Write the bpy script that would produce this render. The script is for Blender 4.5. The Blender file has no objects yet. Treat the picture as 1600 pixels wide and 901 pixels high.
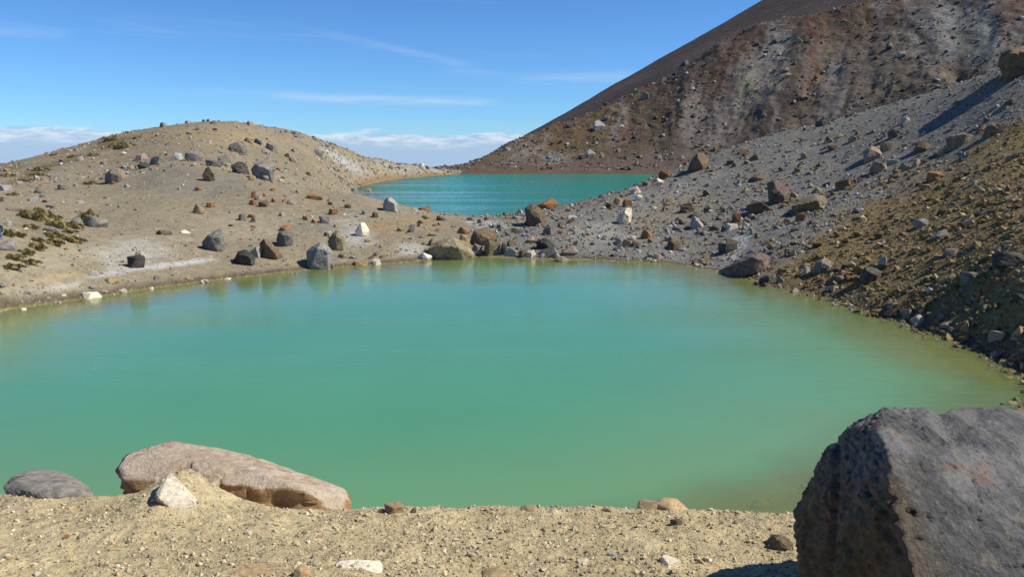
import bpy, bmesh, math, random
import numpy as np
from mathutils import Vector, Matrix

# ------------------------------------------------------------------ camera, sky, sun, exposure
SC = bpy.context.scene
COL = SC.collection
EYE = 6.0                      # eye height above the near lake
F = 1250.0                     # focal length in photograph pixels (1600 wide)
PITCH = math.atan(215.5 / F)
SUN_AZ, SUN_EL = math.radians(93.0), math.radians(45.0)   # azimuth clockwise from +Y (view direction)

cam_d = bpy.data.cameras.new('camera')
cam_d.sensor_width = 36.0
cam_d.lens = 36.0 * F / 1600.0
cam_d.clip_start, cam_d.clip_end = 0.1, 20000.0
cam = bpy.data.objects.new('camera', cam_d)
cam.location = (0, 0, EYE)
cam.rotation_euler = (math.pi / 2 - PITCH, 0, 0)
COL.objects.link(cam)
SC.camera = cam

sun_d = bpy.data.lights.new('sun', 'SUN')
sun_d.energy = 5.0
sun_d.angle = math.radians(0.53)
sun_d.color = (1.0, 0.94, 0.82)
sun = bpy.data.objects.new('sun', sun_d)
S = Vector((math.sin(SUN_AZ) * math.cos(SUN_EL), math.cos(SUN_AZ) * math.cos(SUN_EL), math.sin(SUN_EL)))
sun.rotation_euler = S.to_track_quat('Z', 'Y').to_euler()
sun.location = (60, 0, 80)
COL.objects.link(sun)

SC.view_settings.view_transform = 'Standard'
SC.view_settings.look = 'None'
SC.view_settings.exposure = 0.15
SC.view_settings.gamma = 1.0
SC.render.engine = 'CYCLES'
SC.cycles.use_denoising = True
SC.cycles.max_bounces = 6
SC.cycles.transparent_max_bounces = 8


class NT:
    """small helper round a node tree"""
    def __init__(self, tree):
        self.t = tree
        tree.nodes.clear()

    def n(self, kind, ins=None, **attrs):
        nd = self.t.nodes.new(kind)
        for k, v in attrs.items():
            setattr(nd, k, v)
        for k, v in (ins or {}).items():
            s = nd.inputs[k]
            if isinstance(v, bpy.types.NodeSocket):
                self.t.links.new(v, s)
            else:
                s.default_value = v
        return nd

    def math(self, op, a, b=0.0, c=None, clamp=False):
        ins = {0: a, 1: b}
        if c is not None:
            ins[2] = c
        return self.n('ShaderNodeMath', ins, operation=op, use_clamp=clamp).outputs[0]

    def mix(self, fac, a, b, blend='MIX'):
        nd = self.n('ShaderNodeMix', data_type='RGBA', blend_type=blend)
        for sock, v in ((nd.inputs['Factor'], fac), (nd.inputs[6], a), (nd.inputs[7], b)):
            if isinstance(v, bpy.types.NodeSocket):
                self.t.links.new(v, sock)
            else:
                sock.default_value = v if not isinstance(v, tuple) or len(v) == 4 else (*v, 1)
        return nd.outputs[2]

    def smooth(self, x, lo, hi, a=0.0, b=1.0):
        return self.n('ShaderNodeMapRange', {0: x, 1: lo, 2: hi, 3: a, 4: b}, interpolation_type='SMOOTHSTEP').outputs[0]

    def noise(self, vec, scale, detail=5.0, rough=0.55, dist=0.0, out=0):
        return self.n('ShaderNodeTexNoise', {'Vector': vec, 'Scale': scale, 'Detail': detail, 'Roughness': rough,
                                             'Distortion': dist}).outputs[out]

    def vec(self, x, y, z):
        return self.n('ShaderNodeCombineXYZ', {0: x, 1: y, 2: z}).outputs[0]


world = bpy.data.worlds.new('World')
SC.world = world
world.use_nodes = True
W = NT(world.node_tree)
sky = W.n('ShaderNodeTexSky', sky_type='NISHITA', sun_disc=False, sun_elevation=SUN_EL, sun_rotation=SUN_AZ,
          altitude=1700.0, air_density=1.0, dust_density=0.0, ozone_density=2.0)
hs = W.n('ShaderNodeMix', data_type='RGBA', blend_type='MULTIPLY')
hs.inputs['Factor'].default_value = 1.0
W.t.links.new(sky.outputs[0], hs.inputs[6])
hs.inputs[7].default_value = (0.64, 1.11, 1.68, 1)      # the camera's cool daylight balance
tc = W.n('ShaderNodeTexCoord')
sep = W.n('ShaderNodeSeparateXYZ', {0: tc.outputs['Generated']})
az = W.math('ARCTAN2', sep.outputs[0], sep.outputs[1])
el = sep.outputs[2]
# low cumulus bank all round the horizon, ragged tops, greyer feet
cv = W.vec(W.math('MULTIPLY', az, 16.0), W.math('MULTIPLY', el, 62.0), 3.0)
cn = W.noise(cv, 1.0, 7.0, 0.58, 0.3)
big = W.noise(W.vec(W.math('MULTIPLY', az, 5.0), 0.0, 9.0), 1.0, 2.0, 0.5)
top = W.math('MULTIPLY_ADD', big, 0.036, 0.0035)
edge = W.math('SUBTRACT', W.math('MULTIPLY_ADD', cn, 0.020, W.math('SUBTRACT', top, 0.010)), el)
bank = W.smooth(edge, -0.0008, 0.0045, 0.0, 0.86)
puff = W.noise(W.vec(W.math('MULTIPLY', az, 30.0), W.math('MULTIPLY', el, 130.0), 1.0), 1.0, 6.0, 0.6)
lit = W.math('MULTIPLY', W.smooth(puff, 0.36, 0.66), W.smooth(edge, 0.022, 0.002))
ccol = W.mix(lit, (5.0, 6.9, 9.6, 1), (10.4, 11.2, 12.2, 1))
# thin cirrus streaks
sv = W.vec(W.math('MULTIPLY', az, 2.6), W.math('ADD', W.math('MULTIPLY', el, 44.0), W.math('MULTIPLY', az, 2.4)), 0.5)
cir = W.smooth(W.noise(sv, 1.3, 6.0, 0.55, 0.4), 0.55, 0.85, 0.0, 0.14)
cir = W.math('MULTIPLY', cir, W.math('MULTIPLY', W.smooth(el, 0.0, 0.05), W.smooth(el, 0.22, 0.12)))


def streak(a0, a1, e0, slope, width, k, seed):
    mid = W.math('MULTIPLY_ADD', W.math('SUBTRACT', az, a0), slope, e0)
    wisp = W.noise(W.vec(W.math('MULTIPLY', az, 9.0), W.math('MULTIPLY', el, 90.0), seed), 1.0, 6.0, 0.6, 0.6)
    off = W.math('ADD', W.math('SUBTRACT', el, mid), W.math('MULTIPLY', W.math('SUBTRACT', wisp, 0.5), width * 1.5))
    m = W.smooth(W.math('ABSOLUTE', off), width, 0.0, 0.0, k)
    m = W.math('MULTIPLY', m, W.math('MULTIPLY', W.smooth(az, a0, a0 + (a1 - a0) * .6), W.smooth(az, a1, a1 - (a1 - a0) * .15)))
    return W.math('MULTIPLY', m, W.smooth(wisp, 0.25, 0.6))


for sk in (streak(-.42, .0, .066, -.020, .0085, .36, 1.0), streak(-.30, -.03, .150, -.20, .008, .15, 2.0), streak(-.05, .16, .084, .02, .011, .2, 3.0),
           streak(-.62, -.48, .118, .03, .009, .12, 4.0)):
    cir = W.math('MAXIMUM', cir, sk)
low = W.smooth(el, 0.016, -0.03, 0.0, 0.9)
deep = W.smooth(el, 0.06, 0.75, 1.04, 0.58)            # sky darkened steadily towards the zenith to cut fill light in the shade
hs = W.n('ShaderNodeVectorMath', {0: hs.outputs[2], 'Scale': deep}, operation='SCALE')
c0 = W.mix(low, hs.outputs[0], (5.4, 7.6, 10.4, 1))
c1 = W.mix(cir, c0, (9.0, 10.3, 11.6, 1))
c2 = W.mix(bank, c1, ccol)
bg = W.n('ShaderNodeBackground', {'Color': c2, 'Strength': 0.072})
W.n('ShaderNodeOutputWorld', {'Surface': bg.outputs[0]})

# ------------------------------------------------------------------ numeric helpers
rng = np.random.default_rng(11)
random.seed(11)
cP, sP = math.cos(PITCH), math.sin(PITCH)


def ray(px, py):
    """direction of a photograph pixel (not normalised, unit forward depth)"""
    u, v = (px - 800.0) / F, -(py - 450.5) / F
    return np.array([u, cP + v * sP, -sP + v * cP])


def az_tan(px, py):
    d = ray(px, py)
    h = math.hypot(d[0], d[1])
    return math.atan2(d[0], d[1]), d[2] / h


def on_range(px, py, r):
    a, t = az_tan(px, py)
    return np.array([r * math.sin(a), r * math.cos(a), EYE + r * t])


def on_depth(px, py, depth):
    return np.array([0, 0, EYE]) + ray(px, py) * depth


def on_water(px, py):
    a, t = az_tan(px, py)
    r = -EYE / t
    return np.array([r * math.sin(a), r * math.cos(a)])


def to_pixel(x, y, z):
    """world -> photograph pixel"""
    z = z - EYE
    dep = y * cP - z * sP
    up = y * sP + z * cP
    dep = np.where(dep < 0.05, 0.05, dep)
    return 800 + F * x / dep, 450.5 - F * up / dep


def _h(ix, iy, iz, seed):
    n = (ix * 374761393 + iy * 668265263 + iz * 2147483647 + seed * 974711) & 0xFFFFFFFF
    n = ((n ^ (n >> 13)) * 1274126177) & 0xFFFFFFFF
    return ((n ^ (n >> 16)) & 0xFFFFFF) / float(0xFFFFFF)


def vnoise(p, seed=0):
    """value noise, p (n,3) -> -1..1"""
    i = np.floor(p).astype(np.int64)
    f = p - i
    f = f * f * f * (f * (f * 6 - 15) + 10)
    out = np.zeros(len(p))
    for dx in (0, 1):
        for dy in (0, 1):
            for dz in (0, 1):
                w = (f[:, 0] if dx else 1 - f[:, 0]) * (f[:, 1] if dy else 1 - f[:, 1]) * (f[:, 2] if dz else 1 - f[:, 2])
                out += w * _h(i[:, 0] + dx, i[:, 1] + dy, i[:, 2] + dz, seed)
    return out * 2 - 1


def fbm(p, octaves=4, seed=0, gain=0.5):
    out, a, tot = 0, 1.0, 0
    for o in range(octaves):
        out = out + a * vnoise(p * 2.03 ** o + 17.3 * o, seed + o)
        tot += a
        a *= gain
    return out / tot


def fbm2(x, y, scale, octaves=4, seed=0, gain=0.5):
    return fbm(np.stack([x * scale, y * scale, np.zeros_like(x) + 0.37], 1), octaves, seed, gain)


def sstep(lo, hi, x):
    t = np.clip((x - lo) / (hi - lo), 0, 1)
    return t * t * (3 - 2 * t)


class RBF:
    def __init__(self, pts, asc=2.4, lam=2e-4):
        self.asc = asc
        P = np.array(pts, float)
        self.c = np.stack([np.arctan2(P[:, 0], P[:, 1]) * asc, np.log(np.hypot(P[:, 0], P[:, 1]))], 1)
        n = len(P)
        d = np.linalg.norm(self.c[:, None] - self.c[None], axis=2)
        A = np.zeros((n + 3, n + 3))
        A[:n, :n] = self.k(d) + lam * np.eye(n)
        A[:n, n] = 1
        A[:n, n + 1:] = self.c
        A[n:, :n] = A[:n, n:].T
        self.w = np.linalg.solve(A, np.concatenate([P[:, 2], np.zeros(3)]))

    @staticmethod
    def k(d):
        return d * d * np.log(np.maximum(d, 1e-9))

    def __call__(self, x, y):
        q = np.stack([np.arctan2(x, y) * self.asc, np.log(np.maximum(np.hypot(x, y), 0.3))], 1)
        out = np.empty(len(q))
        for s in range(0, len(q), 60000):
            b = q[s:s + 60000]
            d = np.sqrt((b[:, None, 0] - self.c[None, :, 0]) ** 2 + (b[:, None, 1] - self.c[None, :, 1]) ** 2)
            out[s:s + 60000] = self.k(d) @ self.w[:-3] + self.w[-3] + b @ self.w[-2:]
        return out


def poly_sdf(poly, x, y):
    """signed distance to a polygon, negative inside"""
    P = np.array(poly)
    Q = np.roll(P, -1, 0)
    best = np.full(len(x), 1e9)
    inside = np.zeros(len(x), bool)
    for (ax, ay), (bx, by) in zip(P, Q):
        ex, ey = bx - ax, by - ay
        t = np.clip(((x - ax) * ex + (y - ay) * ey) / (ex * ex + ey * ey + 1e-12), 0, 1)
        best = np.minimum(best, np.hypot(x - ax - t * ex, y - ay - t * ey))
        c = ((ay > y) != (by > y)) & (x < (bx - ax) * (y - ay) / (by - ay + 1e-12) + ax)
        inside ^= c
    return np.where(inside, -best, best)


# ------------------------------------------------------------------ the lie of the land
shore1 = [(-330, 560), (-160, 515), (-60, 495), (0, 485), (60, 476), (150, 464), (240, 450), (330, 438), (420, 428),
          (480, 421), (560, 415), (620, 411), (680, 405), (740, 401), (800, 402), (870, 405), (930, 406), (1000, 409),
          (1060, 413), (1120, 423), (1190, 441), (1240, 452), (1300, 467), (1370, 489), (1420, 505), (1500, 531),
          (1560, 556), (1600, 580), (1660, 618)]
LAKE1 = [on_water(*p) for p in shore1] + [np.array(p, float) for p in
         [(12.6, 18.2), (10.6, 16.6), (7.6, 14.6), (5.3, 13.0), (3.6, 11.9), (1.5, 10.9), (-1, 10.2), (-5, 9.9),
          (-10, 10.3), (-18, 11.6), (-27, 14.5)]]
LAKE2 = [on_water(*p) for p in [(556, 293), (600, 282), (650, 277), (700, 273), (750, 269.8), (850, 269.3), (950, 269.3),
                                (1050, 269.5), (1160, 271)]]
for px, r in [(1170, 165), (1100, 135), (1010, 108), (930, 86), (830, 71), (740, 66.5), (640, 69), (590, 76), (562, 96)]:
    a, _ = az_tan(px, 300)
    LAKE2.append(np.array([r * math.sin(a), r * math.cos(a)]))

cols = {
    -700: [(470, 40), (390, 55), (320, 75), (275, 105)],
    -300: [(430, 42), (360, 52), (310, 70), (270, 105)],
    0: [(470, 31.5), (430, 35), (370, 42.5), (320, 58), (283, 80), (258, 108)],
    90: [(445, 35), (400, 41), (345, 53), (297, 70), (262, 90), (236, 111)],
    170: [(440, 36), (400, 42), (345, 54), (290, 71), (250, 93), (214, 112)],
    250: [(425, 38), (380, 45), (330, 55.5), (280, 68), (240, 90), (198, 112)],
    330: [(415, 40), (375, 47), (330, 55), (285, 65), (267, 71), (230, 92), (191, 112)],
    400: [(410, 41), (370, 48), (330, 55), (290, 63), (276, 68), (262, 84), (230, 102), (198, 116)],
    450: [(405, 42), (370, 48), (325, 56), (289, 64), (272, 88), (235, 112), (208, 122)],
    500: [(400, 43), (360, 50), (325, 57), (296, 64), (280, 95), (250, 118), (222, 132)],
    530: [(399, 43), (360, 50.5), (325, 57), (300, 63.5), (280, 118), (258, 132), (232, 146)],
    560: [(398, 43.5), (360, 50.5), (325, 57), (304, 63), (285, 134), (266, 144), (241, 160)],
    605: [(395, 44), (355, 51.5), (316, 62), (268, 168), (251, 180)],
    640: [(395, 44), (360, 50.5), (325, 60.5), (268, 186), (257, 195)],
    700: [(390, 45), (360, 50.5), (336, 59), (264, 215)],
    760: [(388, 45), (365, 50), (338.5, 58.5)],
    850: [(388, 45), (360, 50.5), (330, 60)],
    930: [(390, 45), (350, 53), (312, 63.5)],
    1000: [(392, 45), (340, 55), (291, 68)],
    1050: [(395, 45), (330, 56), (268, 71)],
    1100: [(398, 45), (360, 50), (300, 61), (246, 73)],
    1200: [(420, 39), (390, 42.5), (330, 52), (270, 63), (213, 75)],
    1300: [(445, 33.5), (390, 40), (320, 50.5), (250, 63), (188, 76)],
    1400: [(470, 30), (400, 36.5), (310, 48.5), (230, 61), (160, 76)],
    1500: [(500, 26.6), (400, 33.5), (290, 46), (200, 60), (130, 73)],
    1600: [(540, 22.5), (480, 25), (400, 29.5), (280, 43), (170, 58), (98, 68)],
    1800: [(290, 40), (180, 54), (75, 66)],
    2300: [(330, 36), (190, 54), (100, 66)],
}
ctrl = []
for px, lst in cols.items():
    for py, r in lst:
        ctrl.append(on_range(px, py, r))


def behind(px, items):
    a, _ = az_tan(px, 300)
    for r, z in items:
        ctrl.append(np.array([r * math.sin(a), r * math.cos(a), z]))


for px, items in {-700: [(150, 0), (260, -14)], -300: [(150, 1), (260, -14)], 0: [(140, 2.2), (250, -14)],
                  170: [(140, 6), (185, -1), (270, -16)], 330: [(140, 7.3), (185, 0), (270, -15)],
                  430: [(76, 2.9), (150, 6), (190, 0), (270, -14)], 500: [(76, 2.0), (165, 6), (205, -1), (280, -12)],
                  560: [(80, 0.6), (118, 0.6), (185, 4), (225, -2), (280, -10)], 640: [(75, 0.4), (225, 0), (290, -6)],
                  700: [(240, -.6), (300, -5)], 760: [(70, 0.2), (240, -1), (300, -4)], 850: [(75, 0.2), (240, -1), (300, -4)],
                  950: [(90, .3), (240, -1), (300, -4)], 1050: [(90, 2.2), (125, .3), (240, -1), (300, -4)],
                  1150: [(95, 4.2), (150, .5), (240, -1), (300, -4)], 1300: [(100, 6.), (160, .8), (240, -1), (300, -4)],
                  1450: [(100, 7.5), (160, 1), (240, -1), (300, -4)], 1600: [(95, 10), (160, 2), (240, -1), (300, -4)],
                  1800: [(17, .45), (20, .8), (24, 1.6), (29, 2.6), (95, 11), (170, 2), (300, -4)], 2300: [(15, .9), (19, 1.4), (25, 2.4), (90, 9), (170, 0), (300, -4)]}.items():
    behind(px, items)
LAND = RBF(ctrl)


def bumps(x, y, r):
    """small relief, in metres, of a size that suits the distance"""
    near = sstep(14, 26, r)
    b = 0.10 * fbm2(x, y, 0.35, 3, 5) + 0.05 * fbm2(x, y, 1.3, 3, 9)
    far = sstep(80, 110, r)
    return near * b + far * 0.22 * fbm2(x, y, 0.16, 4, 21)


def near_bank(x, y, dist):
    yc = 5.05 + 0.10 * fbm2(x, y * 0, 0.9, 3, 3) + 0.05 * np.clip(-x - 1.5, 0, 3)
    top = 4.4 - 0.15 * y + 0.02 * np.clip(-x, -4, 4)
    zc = 4.4 - 0.15 * yc + 0.02 * np.clip(-x, -4, 4)
    over = np.maximum(y - yc, 0)
    t = over / (over + np.maximum(dist, 0) + 1e-6)
    z = np.where(y < yc, top, zc * (1 - t) ** 1.35)
    mx, my = -2.20, 5.10
    z = z + 0.20 * np.exp(-((x - mx) / 0.27) ** 2 - ((y - my) / 0.5) ** 2)
    z = z - 0.075 * np.exp(-((x + 1.28) / 0.34) ** 2 - ((y - 5.3) / 0.9) ** 2)
    fade = sstep(9, 4, np.abs(y - 3))
    return z + fade * (0.030 * fbm2(x, y, 1.6, 3, 31) + 0.022 * fbm2(x, y, 6.0, 4, 33))


def ground_z(x, y):
    x = np.atleast_1d(np.asarray(x, float))
    y = np.atleast_1d(np.asarray(y, float))
    r = np.hypot(x, y)
    wob = 0.25 * sstep(20, 30, r)
    jx, jy = x + wob * fbm2(x, y, 0.5, 3, 41), y + wob * fbm2(x, y, 0.5, 3, 43)
    d1, d2 = poly_sdf(LAKE1, jx, jy), poly_sdf(LAKE2, jx, jy)
    near = near_bank(x, y, d1)
    far = LAND(x, y)
    far = np.where(r > 290, np.minimum(far, -4 - (r - 290) * 0.12), far)
    far = far + bumps(x, y, r)
    d = np.minimum(d1, d2)
    floor_ = 0.02 + 0.03 * np.clip(d, 0, 6)
    edge = 1 - np.exp(-np.clip(d, 0, None) / 1.6)
    wet = (r < 235)
    far = np.where(wet, np.maximum(far, floor_) * edge + floor_ * (1 - edge), far)
    back = sstep(3.0, -3.0, y) * sstep(40, 14, r)
    wfar = sstep(11.5, 17, r) * (1 - back)
    z = near * (1 - wfar) + far * wfar
    dm = np.where(d1 < d2, d1, d2)
    bed = -(0.05 + 0.13 * sstep(27, 15, r)) * np.abs(dm) - 0.02 * np.abs(dm) ** 1.7 + 0.07 * fbm2(x, y, 0.9, 3, 51) * sstep(0, 1.0, np.abs(dm))
    z = np.where(d < 0, np.maximum(bed, -3.5), z)
    return z, d1, d2


def mount_cols():
    out = []
    base = {650: (265.5, 214), 720: (266.5, 216), 800: (267, 216), 900: (267, 216), 1000: (267, 216), 1100: (267, 214),
            1200: (267, 212), 1300: (267, 208), 1450: (267, 200), 1600: (267, 190), 1800: (268, 170), 2200: (270, 150)}
    crest = {650: (264.5, 222), 720: (260, 226), 760: (244, 238), 800: (224, 250), 860: (197, 265), 920: (177, 280),
             980: (147, 290), 1044: (114, 300), 1100: (79, 305), 1162: (44, 310), 1225: (26, 314), 1365: (-2, 320),
             1600: (-60, 325), 1800: (-130, 325), 2200: (-240, 310)}
    bx, cx = sorted(base), sorted(crest)
    for px in [650, 690, 720, 760, 800, 860, 920, 980, 1044, 1100, 1162, 1225, 1300, 1365, 1480, 1600, 1800, 2200]:
        by = np.interp(px, bx, [base[k][0] for k in bx])
        br = np.interp(px, bx, [base[k][1] for k in bx])
        cy = np.interp(px, cx, [crest[k][0] for k in cx])
        cr = np.interp(px, cx, [crest[k][1] for k in cx])
        p0, p1 = on_range(px, by, br), on_range(px, cy, cr)
        a, _ = az_tan(px, 300)
        prof = [(0, 0), (.12, .05), (.3, .2), (.55, .5), (.8, .78), (1, 1)]
        for s, h in prof:
            r, z = br + (cr - br) * s, p0[2] + (p1[2] - p0[2]) * h
            out.append((r * math.sin(a), r * math.cos(a), z))
        for dr, dz in ((-14, -1.2), (18, -1.0), (45, -16), (90, -45)):
            ref = p0 if dr < 0 else p1
            r = (br if dr < 0 else cr) + dr
            k = 1.0 if dr < 0 else min(1.0, max(0.12, (p1[2]) / 45))
            out.append((r * math.sin(a), r * math.cos(a), ref[2] + dz * k))
    return out


MOUNT = RBF(mount_cols(), asc=2.0, lam=1e-3)


def mount_z(x, y):
    r = np.hypot(x, y)
    z = MOUNT(x, y)
    k = np.clip((z - 0.5) / 10, 0, 1)
    a = np.arctan2(x, y)
    warp = 0.03 * fbm2(x, y, 0.03, 3, 63)
    gul = fbm(np.stack([(a + warp) * 34, r * 0.012, np.zeros_like(a)], 1), 4, 61)
    return z + k * (2.0 * gul * sstep(.02, .25, a) + 1.3 * fbm2(x, y, 0.09, 4, 67) + 0.6 * fbm2(x, y, 0.4, 3, 69))


GRID = {}


def hit_ground(px, py, r0=3.0, r1=150.0, f=None):
    """first point where the sight line of a pixel meets the land"""
    azs, rs, Z = GRID['g' if f is None else 'm']
    a, t = az_tan(px, py)
    c = np.clip(np.interp(a, azs, np.arange(len(azs))), 0, len(azs) - 1.001)
    i, w = int(c), c - int(c)
    zc = Z[:, i] * (1 - w) + Z[:, i + 1] * w
    rr = np.exp(np.linspace(math.log(r0), math.log(r1), 3000))
    z = np.interp(rr, rs, zc)
    zr = EYE + rr * t
    k = np.nonzero(z >= zr)[0]
    i = k[0] if len(k) else int(np.argmax((z - zr) / rr))
    return np.array([rr[i] * math.sin(a), rr[i] * math.cos(a), z[i]]), rr[i]


# ------------------------------------------------------------------ mesh helpers
def add_obj(name, mesh, mat=None, parent=None, **props):
    o = bpy.data.objects.new(name, mesh)
    COL.objects.link(o)
    if mat is not None and mesh is not None:
        mesh.materials.append(mat)
    if parent is not None:
        o.parent = parent
    for k, v in props.items():
        o[k] = v
    return o


def grid_mesh(name, X, Y, Z, attrs):
    """X,Y,Z (rows, cols) -> quad mesh with point attributes"""
    R, C = X.shape
    me = bpy.data.meshes.new(name)
    co = np.stack([X, Y, Z], 2).reshape(-1, 3).astype(np.float32)
    i = (np.arange(R - 1)[:, None] * C + np.arange(C - 1)[None]).ravel()
    q = np.stack([i, i + 1, i + C + 1, i + C], 1).astype(np.int32)
    me.vertices.add(len(co))
    me.vertices.foreach_set('co', co.ravel())
    me.loops.add(q.size)
    me.loops.foreach_set('vertex_index', q.ravel())
    me.polygons.add(len(q))
    me.polygons.foreach_set('loop_start', np.arange(0, q.size, 4, dtype=np.int32))
    me.update(calc_edges=True)
    me.polygons.foreach_set('use_smooth', np.ones(len(q), bool))
    for k, v in attrs.items():
        if v.ndim == 2:
            at = me.attributes.new(k, 'FLOAT_COLOR', 'POINT')
            at.data.foreach_set('color', np.concatenate([v, np.ones((len(v), 1))], 1).astype(np.float32).ravel())
        else:
            at = me.attributes.new(k, 'FLOAT', 'POINT')
            at.data.foreach_set('value', v.astype(np.float32))
    me.validate()
    return me


def splat(colr, px, py, wob, cx, cy, rx, ry, rot, rgb, k=1.0, soft=0.6):
    """a stain of mineral colour with a ragged outline"""
    c, s = math.cos(math.radians(rot)), math.sin(math.radians(rot))
    dx, dy = px - cx, py - cy
    u, v = (dx * c + dy * s) / rx, (-dx * s + dy * c) / ry
    q = np.sqrt(u * u + v * v) + wob
    m = (k * sstep(1 + soft * .5, 1 - soft, q))[:, None]
    colr[:] = colr * (1 - m) + np.array(rgb) * m


TAN, ASH = (0.268, 0.229, 0.158), (0.178, 0.172, 0.157)
SCREE, SAND = (0.205, 0.150, 0.066), (0.47, 0.385, 0.225)
BED, WET, PALE, WHITE = (0.27, 0.225, 0.09), (0.115, 0.095, 0.065), (0.40, 0.36, 0.26), (0.52, 0.53, 0.52)
HILL, MOSS, RUST, ORANGE = (0.248, 0.204, 0.140), (0.115, 0.095, 0.035), (0.19, 0.085, 0.045), (0.34, 0.21, 0.10)


def build_ground():
    azs = np.concatenate([np.linspace(-math.pi, -0.95, 34)[:-1], np.linspace(-0.95, -0.60, 44)[:-1],
                          np.linspace(-0.60, 0.60, 620)[:-1], np.linspace(0.60, 0.95, 44)[:-1],
                          np.linspace(0.95, math.pi, 34)])
    def seg(a, b, n):
        return np.exp(np.linspace(math.log(a), math.log(b), n))[:-1]
    rs = np.concatenate([seg(.4, 3.4, 20), seg(3.4, 6.2, 150), seg(6.2, 12, 24), seg(12, 22, 50), seg(22, 78, 300),
                         seg(78, 130, 90), seg(130, 300, 70), seg(300, 9000, 12), [9000]])
    A, R = np.meshgrid(azs, rs)
    x, y = (R * np.sin(A)).ravel(), (R * np.cos(A)).ravel()
    z, d1, d2 = ground_z(x, y)
    px, py = to_pixel(x, y, z)
    r = R.ravel()
    n1 = fbm2(x, y, 0.12, 4, 71)
    n2 = fbm2(x, y, 0.5, 4, 73)
    n3 = fbm2(x, y, 2.5, 3, 75)
    wob = 0.55 * n2 + 0.35 * n1
    colr = np.tile(np.array(TAN), (len(x), 1))

    def blend(m, rgb):
        m = np.clip(m, 0, 1)[:, None]
        colr[:] = colr * (1 - m) + np.array(rgb) * m
    blend(sstep(78, 92, r + 6 * n1) * sstep(600, 500, px), HILL)
    # grey ash of the right-hand slope and the saddle
    blend(sstep(640, 860, px + 90 * n1 + 60 * n2) * sstep(16, 25, r), ASH)
    # coarse ochre scree below it
    line = np.interp(px, [1100, 1200, 1300, 1400, 1500, 1600, 1900], [470, 425, 345, 285, 240, 175, 60])
    scr = sstep(-22, 30, py - line + 30 * n2 + 18 * n1) * sstep(1130, 1230, px) * sstep(14, 18, r)
    blend(scr, SCREE)
    blend(sstep(16, 11, r), SAND)
    blend(0.5 * sstep(.1, .6, n2) * sstep(16, 11, r), (0.47, 0.39, 0.235))
    land = r > 14
    L = lambda *a, **k: splat(colr, np.where(land, px, -9999), py, wob + .35 * n3, *a, **k)
    for a in [(110, 402, 150, 26, -8, PALE, .45), (60, 455, 130, 20, -12, PALE, .5), (205, 396, 55, 22, -6, WHITE, .35),
              (255, 415, 75, 5, -7, WHITE, .75), (165, 428, 40, 7, -10, WHITE, .6), (100, 447, 40, 6, -8, WHITE, .4),
              (95, 432, 60, 7, -8, (0.42, .32, .17), .6), (300, 285, 110, 22, 6, ASH, .55), (380, 350, 70, 25, 0, PALE, .3),
              (550, 365, 45, 28, 20, WHITE, .45), (490, 355, 60, 12, 0, ASH, .6), (640, 390, 28, 10, 0, WHITE, .5),
              (590, 355, 28, 13, 0, ORANGE, .45), (450, 318, 100, 16, 6, HILL, .5), (660, 350, 80, 12, 0, ORANGE, .28),
              (760, 350, 45, 8, 8, WHITE, .5), (930, 365, 45, 22, 0, WHITE, .30), (1010, 355, 30, 18, 0, (.30, .25, .15), .5),
              (1060, 330, 60, 25, -15, (.25, .21, .14), .6), (1150, 385, 14, 26, 40, WHITE, .7), (1040, 300, 90, 20, -22, (.24, .23, .2), .5),
              (555, 262, 58, 8, 32, (.36, .365, .36), .6), (600, 256, 48, 4, 22, (.36, .365, .36), .5),
              (530, 250, 30, 5, 32, (.38, .39, .39), .6), (660, 263, 60, 6, 6, (.34, .33, .31), .6),
              (330, 215, 90, 12, 3, (.33, .25, .13), .4),
              (60, 268, 34, 9, -24, MOSS, .75), (30, 282, 40, 6, -18, MOSS, .5), (110, 250, 50, 6, -16, MOSS, .55),
              (20, 262, 24, 7, -12, MOSS, .6), (185, 222, 38, 9, -12, MOSS, .7), (140, 284, 20, 6, -10, MOSS, .5),
              (12, 274, 16, 5, 0, RUST, .5), (60, 350, 48, 20, 10, MOSS, .35), (70, 380, 60, 10, -18, MOSS, .35),
              (140, 345, 30, 12, -10, MOSS, .3), (430, 240, 60, 8, 10, MOSS, .18), (480, 265, 60, 8, 22, (.2, .15, .09), .3)]:
        L(*a)
    blend(0.35 * sstep(.15, .7, n3), (.20, .17, .12))
    blend(0.30 * sstep(.2, .7, -n3), (.42, .38, .28))
    # wet rim and the yellow-green bed
    d = np.minimum(d1, d2)
    far = r > 14
    blend(sstep(.75, .1, d + .25 * n3) * (d > 0) * far, WET)
    blend(.8 * sstep(1.5, .3, d + .5 * n3) * (d > 0) * (d2 < d1) * sstep(120, 150, r), (.24, .135, .07))
    blend((d <= 0.02) * 1.0, BED)
    blend((d <= 0) * sstep(0, .5, n2) * .6, (.20, .17, .08))
    # how stony the surface is (for the bump)
    GRID['g'] = (azs, rs, z.reshape(A.shape))
    me = grid_mesh('ground', x.reshape(A.shape), y.reshape(A.shape), z.reshape(A.shape), {'Col': colr, 'coarse': scr})
    return me


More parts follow.
